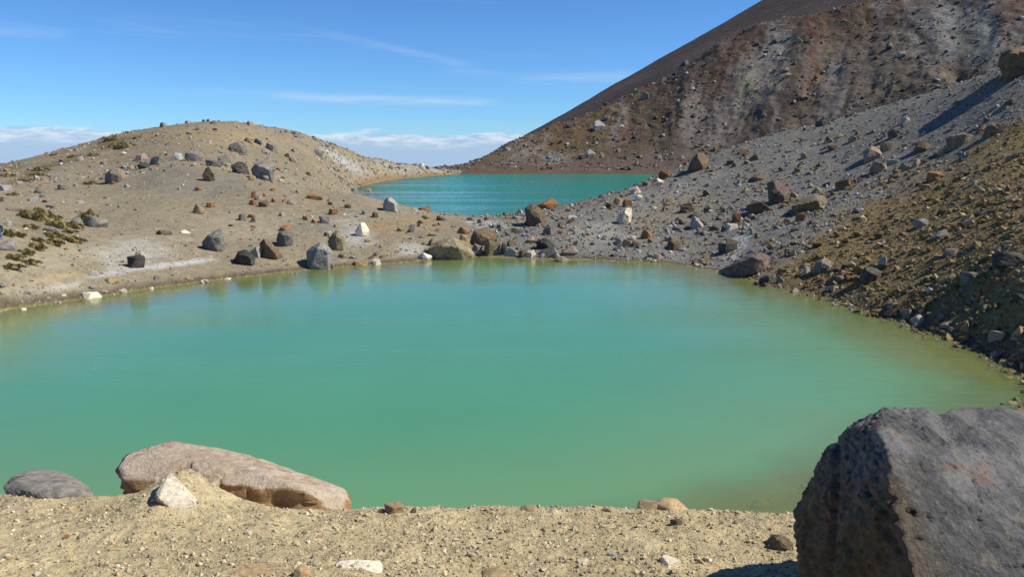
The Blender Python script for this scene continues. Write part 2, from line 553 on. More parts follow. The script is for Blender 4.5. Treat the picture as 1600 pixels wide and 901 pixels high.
def ground_mat(name, s=1.0, speck=1.0):
    m = bpy.data.materials.new(name)
    m.use_nodes = True
    N = NT(m.node_tree)
    co = N.n('ShaderNodeNewGeometry').outputs['Position']
    col = N.n('ShaderNodeAttribute', attribute_name='Col').outputs['Color']
    fine = N.noise(co, 14.0 * s, 6.0, 0.65)
    mid = N.noise(co, 2.2 * s, 6.0, 0.62)
    wide = N.noise(co, 0.33 * s, 5.0, 0.6)
    v = N.math('MULTIPLY_ADD', mid, 0.9, 0.55)
    v = N.math('MULTIPLY', v, N.math('MULTIPLY_ADD', fine, 1.0, 0.5))
    v = N.math('MULTIPLY', v, N.math('MULTIPLY_ADD', wide, 0.5, 0.75))
    c = N.mix(1.0, col, N.n('ShaderNodeCombineColor', {0: v, 1: v, 2: v}).outputs[0], 'MULTIPLY')
    vor = N.n('ShaderNodeTexVoronoi', {'Vector': co, 'Scale': 16.0 * s, 'Randomness': 1.0})
    cell = N.n('ShaderNodeSeparateColor', {0: vor.outputs['Color']})
    isst = N.math('MULTIPLY', N.smooth(cell.outputs[0], 0.70, 0.74), N.smooth(vor.outputs['Distance'], 0.45, 0.30))
    stone = N.mix(cell.outputs[1], (0.11, 0.10, 0.09, 1), (0.46, 0.40, 0.29, 1))
    c = N.mix(N.math('MULTIPLY', isst, 0.55 * speck), c, stone)
    h = N.math('ADD', N.math('MULTIPLY', mid, 0.10 / s), N.math('MULTIPLY', fine, 0.035 / s))
    h = N.math('ADD', h, N.math('MULTIPLY', isst, 0.004 / s))
    bmp = N.n('ShaderNodeBump', {'Strength': 0.9, 'Distance': 1.0, 'Height': h})
    b = N.n('ShaderNodeBsdfPrincipled', {'Base Color': c, 'Roughness': 0.95, 'Specular IOR Level': 0.15, 'Normal': bmp.outputs[0]})
    N.n('ShaderNodeOutputMaterial', {'Surface': b.outputs[0]})
    return m


M_GROUND = ground_mat('volcanic_ground', 1.0)
ground = add_obj('ground', build_ground(), M_GROUND, kind='structure')


# ------------------------------------------------------------------ the two lakes
def water_mat(name, body, pale, shallow, rip, rough, streak, wave=1.0):
    m = bpy.data.materials.new(name)
    m.use_nodes = True
    N = NT(m.node_tree)
    co = N.n('ShaderNodeNewGeometry').outputs['Position']
    dep = N.n('ShaderNodeAttribute', attribute_name='depth').outputs['Fac']
    tint = N.mix(N.smooth(dep, 0.1, 1.9), pale, body)
    tint = N.mix(N.smooth(dep, 0.0, 0.42), shallow, tint)
    var = N.noise(co, 0.16, 4.0, 0.6, 0.8)
    tint = N.mix(N.smooth(var, 0.3, 0.7, 0.0, 0.35), tint, tuple(c * 1.18 for c in body[:3]) + (1,))
    mp = N.n('ShaderNodeMapping', {'Vector': co, 'Scale': (1.0, 2.2, 1.0), 'Rotation': (0, 0, 0.25)})
    w1 = N.noise(mp.outputs[0], rip, 3.0, 0.5, 0.3)
    w2 = N.noise(mp.outputs[0], rip * 0.22, 2.0, 0.5)
    gust = N.smooth(N.noise(N.n('ShaderNodeMapping', {'Vector': co, 'Scale': (.25, 1.4, 1)}).outputs[0], 0.12, 4.0, 0.6), 0.4, 0.68, 0.35, 1.0 + streak)
    h = N.math('MULTIPLY', gust, N.math('MULTIPLY_ADD', w1, wave * 0.012 * 6 / rip, N.math('MULTIPLY', w2, wave * 0.02 * 6 / rip)))
    bmp = N.n('ShaderNodeBump', {'Strength': 1.0, 'Distance': 1.0, 'Height': h})
    milk = N.n('ShaderNodeBsdfDiffuse', {'Color': tint})
    clear = N.n('ShaderNodeBsdfTransparent', {'Color': (0.74, 0.86, 0.60, 1)})
    opac = N.smooth(dep, -0.02, 0.5, 0.35, 1.0)
    inner = N.n('ShaderNodeMixShader', {0: opac, 1: clear.outputs[0], 2: milk.outputs[0]})
    gl = N.n('ShaderNodeBsdfGlossy', {'Color': (1, 1, 1, 1), 'Roughness': rough, 'Normal': bmp.outputs[0]})
    fr = N.n('ShaderNodeFresnel', {'IOR': 1.33, 'Normal': bmp.outputs[0]})
    out = N.n('ShaderNodeMixShader', {0: fr.outputs[0], 1: inner.outputs[0], 2: gl.outputs[0]})
    N.n('ShaderNodeOutputMaterial', {'Surface': out.outputs[0]})
    return m


def water_mesh(name, poly, r0, r1, nr, a0, a1, na):
    A, R = np.meshgrid(np.linspace(a0, a1, na), np.exp(np.linspace(math.log(r0), math.log(r1), nr)))
    x, y = (R * np.sin(A)).ravel(), (R * np.cos(A)).ravel()
    sd = poly_sdf(poly, x, y)
    gz = ground_z(x, y)[0]
    me = grid_mesh(name, x.reshape(A.shape), y.reshape(A.shape), np.zeros(A.shape), {'depth': np.clip(-gz, 0, 4)})
    bm = bmesh.new()
    bm.from_mesh(me)
    bm.verts.ensure_lookup_table()
    kill = [v for v in bm.verts if sd[v.index] > 1.1]
    bmesh.ops.delete(bm, geom=kill, context='VERTS')
    bm.to_mesh(me)
    bm.free()
    return me


M_W1 = water_mat('milky_green_water', (0.084, 0.282, 0.146, 1), (0.160, 0.285, 0.140, 1), (0.30, 0.325, 0.13, 1), 8.0, 0.04, 0.4, 0.75)
M_W2 = water_mat('teal_lake_water', (0.006, 0.205, 0.135, 1), (0.012, 0.21, 0.135, 1), (0.05, 0.24, 0.15, 1), 1.3, 0.12, 0.8, 3.2)
add_obj('near_lake_water', water_mesh('near_lake_water', LAKE1, 8, 50, 220, -1.2, 0.75, 300), M_W1, kind='structure')
add_obj('far_lake_water', water_mesh('far_lake_water', LAKE2, 60, 235, 160, -0.25, 0.35, 160), M_W2, kind='structure')


# ------------------------------------------------------------------ the mountain flank and the cone behind it
def build_mountain():
    azs = np.linspace(az_tan(640, 260)[0], 0.86, 520)
    rs = np.concatenate([np.linspace(186, 214, 16)[:-1], np.linspace(214, 335, 330)[:-1], np.linspace(335, 420, 24)])
    A, R = np.meshgrid(azs, rs)
    x, y = (R * np.sin(A)).ravel(), (R * np.cos(A)).ravel()
    z = mount_z(x, y)
    z = np.where(R.ravel() > 415, -30, z)
    GRID['m'] = (azs, rs, z.reshape(A.shape))
    px, py = to_pixel(x, y, z)
    n1, n2, n3 = fbm2(x, y, 0.02, 4, 81), fbm2(x, y, 0.07, 4, 83), fbm2(x, y, 0.35, 3, 85)
    wob = 0.35 * n2 + 0.2 * n1 + 0.25 * n3
    BR, DK, MAUVE, GREY, LITE = (.165, .12, .068), (.055, .045, .040), (.155, .115, .102), (.275, .265, .25), (.30, .295, .28)
    colr = np.tile(np.array((.142, .112, .092)), (len(x), 1))
    Sp = lambda *a: splat(colr, px, py, wob, *a)
    for a in [(880, 215, 190, 60, -24, BR, .9), (960, 215, 120, 45, -10, (.15, .115, .05), .6), (1000, 256, 260, 16, 0, MAUVE, .9),
              (870, 248, 26, 12, 0, GREY, .8), (820, 240, 40, 9, -20, GREY, .5), (1180, 95, 70, 75, 20, GREY, .75), (1105, 190, 55, 55, 40, GREY, .6),
              (1150, 55, 70, 40, -30, (.14, .085, .06), .8), (1120, 120, 26, 60, 35, (.15, .08, .05), .7), (1010, 180, 30, 45, 30, (.125, .085, .06), .5),
              (1300, 20, 130, 30, 0, (.12, .072, .048), .85), (1300, 55, 50, 20, 0, (.15, .10, .07), .5),
              (1165, 135, 16, 20, 0, (.33, .33, .20), .7), (1240, 70, 42, 20, 10, (.22, .245, .25), .8), (1168, 140, 10, 9, 0, (.10, .12, .09), .7),
              (1300, 120, 90, 50, 40, (.20, .175, .15), .7), (1400, 120, 70, 60, 20, (.19, .165, .14), .7), (1450, 95, 14, 70, -50, (.30, .26, .20), .7),
              (1520, 45, 100, 60, 0, (.30, .315, .315), .9), (1515, 62, 26, 26, 0, (.12, .145, .145), .8), (1550, 40, 22, 22, 0, (.36, .36, .29), .5),
              (1480, 30, 18, 40, 0, (.33, .34, .33), .5), (1590, 25, 40, 30, 0, (.16, .12, .10), .6),
              (1196, 188, 26, 66, 48, DK, .97), (1170, 225, 40, 14, -30, DK, .9), (1292, 172, 24, 58, 42, (.062, .050, .044), .97),
              (1260, 205, 45, 12, -25, (.085, .072, .06), .8), (1290, 95, 5, 40, 20, (.30, .22, .10), .7), (1390, 160, 55, 16, -22, DK, .5),
              (1455, 75, 8, 55, -35, (.08, .065, .055), .7)]:
        Sp(*a)
    a_ = A.ravel() + .02 * n2
    run = fbm(np.stack([a_ * 46, R.ravel() * .012, a_ * 0], 1), 4, 87, .6)
    run2 = fbm(np.stack([a_ * 26 + 9, R.ravel() * .010, a_ * 0 + 4], 1), 4, 88, .6)
    hi = sstep(3, 12, z)
    for m_, c_ in ((.8 * hi * sstep(.10, .34, run), (.075, .058, .048)), (.65 * hi * sstep(.10, .36, -run), (.27, .25, .235)), (.7 * hi * sstep(.12, .38, run2), (.165, .082, .056))):
        colr = colr * (1 - m_[:, None]) + np.array(c_) * m_[:, None]
    shore = sstep(.9, .2, z + .3 * n3)[:, None]
    colr = colr * (1 - .8 * shore) + np.array((.185, .105, .07)) * .8 * shore
    m = (0.30 * sstep(.1, .6, n3))[:, None]
    colr = colr * (1 - m) + np.array((.08, .066, .05)) * m
    m = (0.22 * sstep(.1, .6, -n3))[:, None]
    colr = colr * (1 - m) + np.array((.30, .28, .25)) * m
    colr = colr * np.array((.70, .67, .65))
    return grid_mesh('mountain_flank', x.reshape(A.shape), y.reshape(A.shape), z.reshape(A.shape), {'Col': colr})


M_MOUNT = ground_mat('hydrothermal_scree', 0.20, 0.9)
add_obj('mountain_flank', build_mountain(), M_MOUNT, kind='structure')


def build_cone():
    cx, cy, hz, sl = 296.0, 520.0, 176.0, math.tan(math.radians(29.2))
    A, R = np.meshgrid(np.linspace(-math.pi, math.pi, 360), np.linspace(6, 345, 120))
    x, y = (cx + R * np.sin(A)).ravel(), (cy + R * np.cos(A)).ravel()
    z = hz - sl * R.ravel()
    z = z + sstep(30, 290, R.ravel() * 0 + z + 30) * 0 + 1.4 * fbm2(x, y, 0.03, 4, 91) + 0.8 * fbm(
        np.stack([A.ravel() * 30, R.ravel() * .01, A.ravel() * 0], 1), 3, 93)
    n = fbm2(x, y, 0.03, 4, 95)
    colr = np.array((.085, .068, .062)) * (1 + .35 * n[:, None])
    return grid_mesh('cinder_cone', x.reshape(A.shape), y.reshape(A.shape), z.reshape(A.shape), {'Col': colr})


M_CONE = ground_mat('dark_cinder', 0.12, 0.15)
add_obj('cinder_cone', build_cone(), M_CONE, kind='structure')


# ------------------------------------------------------------------ rock materials
def rock_mat(name, base, second, stain, k_stain=0.3, rough_bump=1.0, pits=0.0):
    m = bpy.data.materials.new(name)
    m.use_nodes = True
    N = NT(m.node_tree)
    info = N.n('ShaderNodeObjectInfo')
    tc = N.n('ShaderNodeTexCoord').outputs['Object']
    off = N.n('ShaderNodeVectorMath', {0: tc, 1: N.vec(N.math('MULTIPLY', info.outputs['Random'], 37.0), 0.0, N.math('MULTIPLY', info.outputs['Random'], 13.0))}, operation='ADD').outputs[0]
    n1 = N.noise(off, 1.6, 6.0, 0.62, 0.4)
    n2 = N.noise(off, 6.5, 6.0, 0.7)
    n3 = N.noise(off, 1.1, 4.0, 0.6, 1.0)
    c = N.mix(N.smooth(n1, 0.38, 0.62), base, second)
    c = N.mix(N.smooth(n3, 0.52, 0.68, 0.0, k_stain), c, stain)
    wv = N.n('ShaderNodeVectorMath', {0: off, 1: N.noise(off, 2.0, 3.0, .6, out=1)}, operation='ADD').outputs[0]
    ve = N.n('ShaderNodeTexVoronoi', {'Vector': wv, 'Scale': 1.25}, feature='DISTANCE_TO_EDGE').outputs['Distance']
    line = N.math('MULTIPLY', N.smooth(ve, 0.035, 0.0), N.smooth(n3, 0.42, 0.56))
    c = N.mix(N.math('MULTIPLY', line, .6), c, tuple(q * .3 for q in base[:3]) + (1,))
    v = N.math('MULTIPLY', N.math('MULTIPLY_ADD', n2, 2.0, 0.0), N.math('MULTIPLY_ADD', info.outputs['Random'], 0.45, 0.78))
    c = N.mix(1.0, c, N.n('ShaderNodeCombineColor', {0: v, 1: v, 2: v}).outputs[0], 'MULTIPLY')
    h = N.math('ADD', N.math('MULTIPLY', n1, 0.03 * rough_bump), N.math('MULTIPLY', n2, 0.035 * rough_bump))
    h = N.math('SUBTRACT', h, N.math('MULTIPLY', line, .03))
    if pits:
        vo = N.n('ShaderNodeTexVoronoi', {'Vector': off, 'Scale': 9.0})
        h = N.math('ADD', h, N.math('MULTIPLY', N.smooth(vo.outputs['Distance'], 0.0, 0.35), pits))
    size = N.n('ShaderNodeAttribute', attribute_name='radius', attribute_type='OBJECT').outputs['Fac']
    bmp = N.n('ShaderNodeBump', {'Strength': 0.9, 'Distance': 0.8, 'Height': N.math('MULTIPLY', h, size)})
    b = N.n('ShaderNodeBsdfPrincipled', {'Base Color': c, 'Roughness': 0.88, 'Specular IOR Level': 0.25, 'Normal': bmp.outputs[0]})
    N.n('ShaderNodeOutputMaterial', {'Surface': b.outputs[0]})
    return m


Q = lambda *c: (*c, 1.0)
MATS = {
    'g': rock_mat('grey_andesite', Q(.170, .156, .137), Q(.235, .218, .193), Q(.20, .15, .095), .35),
    'd': rock_mat('black_lava', Q(.055, .052, .050), Q(.095, .088, .080), Q(.13, .105, .07), .3, 1.5, .08),
    'b': rock_mat('brown_lava', Q(.165, .115, .068), Q(.12, .095, .070), Q(.26, .145, .06), .5),
    'o': rock_mat('rust_stone', Q(.30, .150, .065), Q(.24, .115, .055), Q(.37, .25, .12), .5),
    't': rock_mat('ochre_stone', Q(.40, .285, .150), Q(.33, .250, .150), Q(.36, .19, .07), .45),
    'w': rock_mat('bleached_stone', Q(.68, .60, .45), Q(.60, .54, .43), Q(.50, .35, .18), .35),
    'p': rock_mat('maroon_lava', Q(.122, .088, .078), Q(.165, .125, .108), Q(.20, .14, .10), .4),
    'l': rock_mat('pale_grey_stone', Q(.345, .335, .305), Q(.285, .28, .26), Q(.27, .22, .14), .3),
    'k': rock_mat('pinkish_stone', Q(.30, .225, .18), Q(.25, .20, .17), Q(.33, .20, .11), .4),
    's': rock_mat('olive_stone', Q(.20, .165, .10), Q(.255, .215, .14), Q(.12, .10, .07), .5),
}


# ------------------------------------------------------------------ rock shapes
_ico = {}


def ico(n):
    if n not in _ico:
        bm = bmesh.new()
        bmesh.ops.create_icosphere(bm, subdivisions=n, radius=1.0)
        v = np.array([list(q.co) for q in bm.verts])
        f = np.array([[w.index for w in q.verts] for q in bm.faces])
        bm.free()
        _ico[n] = (v / np.linalg.norm(v, axis=1)[:, None], f)
    return _ico[n]


def tri_mesh(name, v, f, smooth=False):
    me = bpy.data.meshes.new(name)
    me.vertices.add(len(v))
    me.vertices.foreach_set('co', v.astype(np.float32).ravel())
    me.loops.add(f.size)
    me.loops.foreach_set('vertex_index', f.astype(np.int32).ravel())
    me.polygons.add(len(f))
    me.polygons.foreach_set('loop_start', np.arange(0, f.size, 3, dtype=np.int32))
    me.update(calc_edges=True)
    me.polygons.foreach_set('use_smooth', np.full(len(f), smooth))
    return me


def facet_radius(d, normals, offs, p=26.0):
    q = np.maximum(d @ normals.T, 0) / offs[None]
    m = q.max(axis=1, keepdims=True)
    return 1.0 / (m[:, 0] * ((q / m) ** p).sum(axis=1) ** (1.0 / p))


def chip(d, r, g, n, lo=.80, hi=.95):
    """knock flat flakes off the corners"""
    for _ in range(n):
        c = g.normal(size=3)
        c /= np.linalg.norm(c)
        q = d @ c
        o = (r * q).max() * g.uniform(lo, hi)
        r = np.where(q > 1e-3, np.minimum(r, o / np.maximum(q, 1e-3)), r)
    return r


def hull_planes(P):
    """planes (normal, offset from the mean point) of the hull of some points"""
    bm = bmesh.new()
    for q in P:
        bm.verts.new(q)
    bmesh.ops.convex_hull(bm, input=bm.verts)
    bm.normal_update()
    ctr = P.mean(0)
    nrm, offs = [], []
    for fc in bm.faces:
        n = np.array(fc.normal)
        o = n @ (np.array(fc.verts[0].co) - ctr)
        if o < 0:
            n, o = -n, -o
        if fc.calc_area() > 1e-7 and o > 1e-4:
            nrm.append(n)
            offs.append(o)
    bm.free()
    return ctr, np.array(nrm), np.array(offs)


def roughen(v, seed, amp, step=.03):
    """broken surface: lumps, small ledges and hairline notches, on a stone about one unit in radius"""
    a = fbm(v * 2.4 + seed * 1.7, 5, seed, .6)
    led = fbm(v * np.array([2.2, 2.2, 4.2]) + seed, 3, seed + 3)
    stepped = (np.floor(led * 6) / 6 - led)
    notch = np.maximum(0, .06 - np.abs(fbm(v * 1.5 + seed * .9, 4, seed + 5))) / .06
    return v * (1 + amp * a + step * 2.0 * stepped - step * 1.3 * notch)[:, None]


def make_rock(seed, sub, style):
    """a stone in a box of +-1: 'block' angular, 'round' weathered, 'jag' clinker, 'slab' flat-topped"""
    g = np.random.default_rng(seed)
    d, f = ico(sub)
    if style in ('block', 'slab') and g.random() < .6:
        c = np.array([[x, y, z] for x in (-1, 1) for y in (-1, 1) for z in (-1, 1)], float)
        c[:, :2] *= g.uniform(.38, 1.0, (8, 2))
        c[:, 2] *= g.uniform(.35, 1.0, 8)
        c[c[:, 2] > 0, :2] *= g.uniform(.45, .95)
        a = math.pi / 4 + g.uniform(-.45, .45)
        R = np.array([[math.cos(a), -math.sin(a), 0], [math.sin(a), math.cos(a), 0], [0, 0, 1]])
        P = c @ R.T
    else:
        n = {'block': 9, 'slab': 10, 'round': 20, 'jag': 14}[style]
        P = g.normal(size=(n, 3))
        P /= np.linalg.norm(P, axis=1)[:, None]
        P = np.concatenate([P * g.uniform(.8, 1.0, (n, 1)), [[0, 0, -.9], [.6, .5, -.7], [-.6, .4, -.7], [0, -.7, -.7]]])
    ctr, nrm, offs = hull_planes(P)
    r = facet_radius(d, nrm, offs, {'block': 260., 'round': 50., 'jag': 120., 'slab': 200.}[style])
    v = roughen(d * r[:, None], seed % 97, {'block': .035, 'round': .05, 'jag': .22, 'slab': .04}[style], .035 if style != 'round' else .02)
    lo, hi = v.min(0), v.max(0)
    return (v - (lo + hi) / 2) / ((hi - lo) / 2), f


def make_shard(seed, n=13, flat=1.0):
    """angular broken stone: the hull of a few random points, in a box of +-1"""
    g = np.random.default_rng(seed)
    p = g.normal(size=(n, 3))
    p /= np.linalg.norm(p, axis=1)[:, None]
    p = np.sign(p) * np.abs(p) ** .75 * g.uniform(.75, 1.0, (n, 1)) * np.array([1, 1, flat])
    bm = bmesh.new()
    for q in p:
        bm.verts.new(q)
    out = bmesh.ops.convex_hull(bm, input=bm.verts)
    bmesh.ops.delete(bm, geom=[e for e in out['geom_interior'] if isinstance(e, bmesh.types.BMVert)], context='VERTS')
    bmesh.ops.triangulate(bm, faces=bm.faces[:])
    bm.verts.index_update()
    v = np.array([list(q.co) for q in bm.verts])
    f = np.array([[w.index for w in q.verts] for q in bm.faces])
    bm.free()
    lo, hi = v.min(0), v.max(0)
    return (v - (lo + hi) / 2) / ((hi - lo) / 2), f


STYLES = ['block', 'block', 'block', 'round', 'jag', 'slab']
_variants = {}


def variant(style, sub, i):
    key = (style, sub, i)
    if key not in _variants:
        sd = 100 + 13 * i + 7 * sub + {'block': 0, 'round': 400, 'jag': 800, 'slab': 1200}[style]
        v, f = make_shard(sd, 18 if style == 'round' else 12) if sub == 2 else make_rock(100 + 13 * i + 7 * sub + {'block': 0, 'round': 400, 'jag': 800, 'slab': 1200}[style], sub, style)
        me = tri_mesh(f'{style}_stone', v, f)
        me.materials.append(MATS['g'])
        _variants[key] = me
    return _variants[key]


def place(name, label, mesh, mat, loc, scale, rot, cat='rock', group=None):
    o = bpy.data.objects.new(name, mesh)
    COL.objects.link(o)
    o.location, o.scale, o.rotation_euler = loc, scale, rot
    o.material_slots[0].link = 'OBJECT'
    o.material_slots[0].material = mat
    o['label'] = label
    o['category'] = cat
    o['radius'] = float(sum(scale) / 3)
    if group:
        o['group'] = group
    return o


def hull_rock(name, label, pts, mat, sub=4, p=30.0, amp=.03, fq=2.2, cat='boulder', seed=1, cracks=0.05, carve=None, chips=16):
    """boulder with given corner points (world); planes of their hull, edges worn, surface broken"""
    P = np.array(pts, float)
    ctr, nrm, offs = hull_planes(P)
    d, f = ico(sub)
    R = np.linalg.norm(P - ctr, axis=1).mean()
    r = np.empty(len(d))
    for s in range(0, len(d), 20000):
        r[s:s + 20000] = facet_radius(d[s:s + 20000], nrm, offs, p)
    r = chip(d, r, np.random.default_rng(seed), chips, .86, .97)
    v = d * r[:, None] / R
    v = roughen(v, seed, amp, cracks)
    if carve is not None:
        v = carve(v * R + ctr, ctr, R)
    me = tri_mesh(name, v, f, smooth=sub > 5)
    me.materials.append(mat)
    o = bpy.data.objects.new(name, me)
    COL.objects.link(o)
    o.location, o.scale = ctr, (R, R, R)
    o['label'], o['category'], o['radius'] = label, cat, float(R)
    return o


# ------------------------------------------------------------------ the foreground
def fg_boulder_mat():
    m = bpy.data.materials.new('weathered_boulder')
    m.use_nodes = True
    N = NT(m.node_tree)
    tc = N.n('ShaderNodeTexCoord').outputs['Object']
    mp = N.n('ShaderNodeMapping', {'Vector': tc, 'Rotation': (0.3, 0.5, 0.2), 'Scale': (1, 1, 0.45)}).outputs[0]
    n1 = N.noise(mp, 2.2, 8.0, 0.65, 0.6)
    n2 = N.noise(tc, 11.0, 8.0, 0.68)
    n3 = N.noise(mp, 2.4, 7.0, 0.68, 1.0)
    n4 = N.noise(tc, 38.0, 5.0, 0.7)
    c = N.mix(N.smooth(n1, 0.36, 0.64), Q(.060, .058, .058), Q(.205, .200, .195))
    c = N.mix(N.smooth(n3, 0.54, 0.66, 0, .8), c, Q(.205, .105, .058))
    c = N.mix(N.smooth(n2, 0.52, 0.68, 0, .65), c, Q(.225, .195, .14))
    c = N.mix(N.smooth(n4, 0.58, 0.72, 0, .5), c, Q(.05, .048, .046))
    # browner left face, with part of its warm dark shade put into the colour
    nx = N.n('ShaderNodeSeparateXYZ', {0: tc}).outputs[0]
    shade_coat = N.smooth(N.math('MULTIPLY_ADD', n1, 0.5, nx), -0.10, -0.42, 0, .95)
    brown = N.mix(N.smooth(n3, .4, .65), Q(.115, .078, .030), Q(.13, .062, .024))
    c = N.mix(shade_coat, c, brown)
    v = N.math('MULTIPLY_ADD', n4, 1.5, 0.25)
    c = N.mix(1.0, c, N.n('ShaderNodeCombineColor', {0: v, 1: v, 2: v}).outputs[0], 'MULTIPLY')
    h = N.math('ADD', N.math('MULTIPLY', n1, .10), N.math('ADD', N.math('MULTIPLY', n2, .11), N.math('MULTIPLY', n4, .03)))
    bmp = N.n('ShaderNodeBump', {'Strength': 0.9, 'Distance': 0.45, 'Height': h})
    b = N.n('ShaderNodeBsdfPrincipled', {'Base Color': c, 'Roughness': 0.55, 'Specular IOR Level': 0.45, 'Normal': bmp.outputs[0]})
    N.n('ShaderNodeOutputMaterial', {'Surface': b.outputs[0]})
    return m


D = on_depth
BK = 0.74
big = [(lambda a, b, c: on_depth(a, b, c * BK))(*q) for q in [(1233, 800, 4.30), (1240, 872, 4.10), (1262, 925, 3.95), (1252, 768, 4.40), (1282, 713, 4.55), (1304, 690, 4.55),
       (1322, 662, 4.40), (1378, 635, 4.40), (1372, 672, 3.98), (1391, 712, 3.72), (1398, 800, 3.50), (1426, 905, 3.32),
       (1450, 990, 3.25), (1440, 643, 4.62), (1500, 655, 4.80), (1550, 638, 5.00), (1600, 636, 5.10), (1720, 672, 5.10),
       (1830, 760, 4.70), (1820, 985, 3.60), (1320, 720, 5.70), (1500, 690, 6.0), (1700, 730, 6.0), (1280, 1010, 3.9), (1300, 1120, 3.9), (1440, 1130, 3.4), (1750, 1120, 3.8)]]


def carve_big(v, ctr, R):
    px, py = to_pixel(v[:, 0], v[:, 1], v[:, 2])
    push = np.zeros(len(v))
    front = (v[:, 1] * cP - (v[:, 2] - EYE) * sP) < 5.0 * BK
    for pts, w, dep in [([(1522, 748), (1534, 782), (1531, 806), (1540, 842), (1546, 858)], 2.6, .035),
                        ([(1395, 728), (1392, 745), (1398, 765)], 5.0, .018),
                        ([(1410, 636), (1418, 652), (1432, 664)], 15.0, .022), ([(1468, 636), (1480, 668), (1492, 678)], 22.0, .075), ([(1478, 655), (1500, 668), (1530, 650)], 15.0, .05),
                        ([(1306, 690), (1304, 780), (1292, 905)], 9.0, .035), ([(1355, 770), (1380, 800), (1400, 815)], 7, .03)]:
        best = np.full(len(v), 1e9)
        for (ax, ay), (bx, by) in zip(pts, pts[1:]):
            ex, ey = bx - ax, by - ay
            t = np.clip(((px - ax) * ex + (py - ay) * ey) / (ex * ex + ey * ey), 0, 1)
            best = np.minimum(best, np.hypot(px - ax - t * ex, py - ay - t * ey))
        push = np.maximum(push, dep * sstep(w, 0, best) * front)
    # stepped, scaly break of the lit face
    led = fbm(v * np.array([2.6, 2.6, 6.0]) + 4.0, 5, 77, .55)
    st = (np.floor(led * 6) / 6 - led) * .13
    st = st * 1.3 + .026 * fbm(v * 8.0, 5, 78, .62) + .018 * fbm(v * np.array([14., 14., 30.]), 4, 79, .62)
    vv = (v - ctr) * (1 - push + st)[:, None]
    return vv / R


hull_rock('boulder', 'huge dark grey boulder in the right foreground, its left face in deep shade', big, fg_boulder_mat(),
          sub=7, p=160., amp=.03, seed=4, cracks=.02, carve=carve_big, chips=0)


def fg_slab_mat():
    m = bpy.data.materials.new('pink_slab')
    m.use_nodes = True
    N = NT(m.node_tree)
    tc = N.n('ShaderNodeTexCoord').outputs['Object']
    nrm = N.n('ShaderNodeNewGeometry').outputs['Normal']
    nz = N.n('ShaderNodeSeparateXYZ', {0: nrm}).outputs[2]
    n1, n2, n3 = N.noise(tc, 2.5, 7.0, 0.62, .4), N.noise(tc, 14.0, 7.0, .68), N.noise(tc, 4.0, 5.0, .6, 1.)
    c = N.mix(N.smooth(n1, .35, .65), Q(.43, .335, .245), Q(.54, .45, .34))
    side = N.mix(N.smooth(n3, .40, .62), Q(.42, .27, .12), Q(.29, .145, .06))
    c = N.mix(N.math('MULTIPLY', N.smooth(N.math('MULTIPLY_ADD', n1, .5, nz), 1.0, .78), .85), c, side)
    c = N.mix(N.smooth(n3, .55, .66, 0, .7), c, Q(.36, .20, .10))
    c = N.mix(N.smooth(N.noise(tc, 3.1, 5.0, .6, .8), .58, .68, 0, .6), c, Q(.58, .52, .42))
    v = N.math('MULTIPLY_ADD', n2, 1.0, .5)
    c = N.mix(1.0, c, N.n('ShaderNodeCombineColor', {0: v, 1: v, 2: v}).outputs[0], 'MULTIPLY')
    h = N.math('ADD', N.math('MULTIPLY', n1, .09), N.math('MULTIPLY', n2, .09))
    bmp = N.n('ShaderNodeBump', {'Strength': .9, 'Distance': .4, 'Height': h})
    b = N.n('ShaderNodeBsdfPrincipled', {'Base Color': c, 'Roughness': .9, 'Specular IOR Level': .2, 'Normal': bmp.outputs[0]})
    N.n('ShaderNodeOutputMaterial', {'Surface': b.outputs[0]})
    return m


slab = [D(178, 728, 5.75), D(180, 745, 5.65), D(186, 782, 5.60), D(188, 709, 5.95), D(218, 699, 6.1), D(272, 689, 6.25), D(345, 699, 6.3),
        D(400, 713, 6.2), D(452, 731, 6.1), D(505, 753, 6.0), D(546, 764, 5.85), D(554, 775, 5.7), D(548, 806, 5.45), D(478, 812, 5.40),
        D(478, 765, 5.42), D(430, 744, 5.55), D(330, 722, 5.75), D(250, 716, 5.80), D(200, 800, 5.7), D(540, 830, 5.6),
        D(230, 720, 6.7), D(380, 745, 6.8), D(520, 800, 6.4)]


def carve_slab(v, ctr, R):
    px, py = to_pixel(v[:, 0], v[:, 1], v[:, 2])
    front = (v[:, 1] * cP - (v[:, 2] - EYE) * sP) < 5.9
    hollow = sstep(34, 4, np.hypot((px - 452) * .75, (py - 788) * 1.1)) * .10 * front
    hollow = hollow + sstep(8, 1, np.hypot((px - 368) * .35, (py - 735))) * .05 * front
    return (v - ctr) * (1 - hollow)[:, None] / R


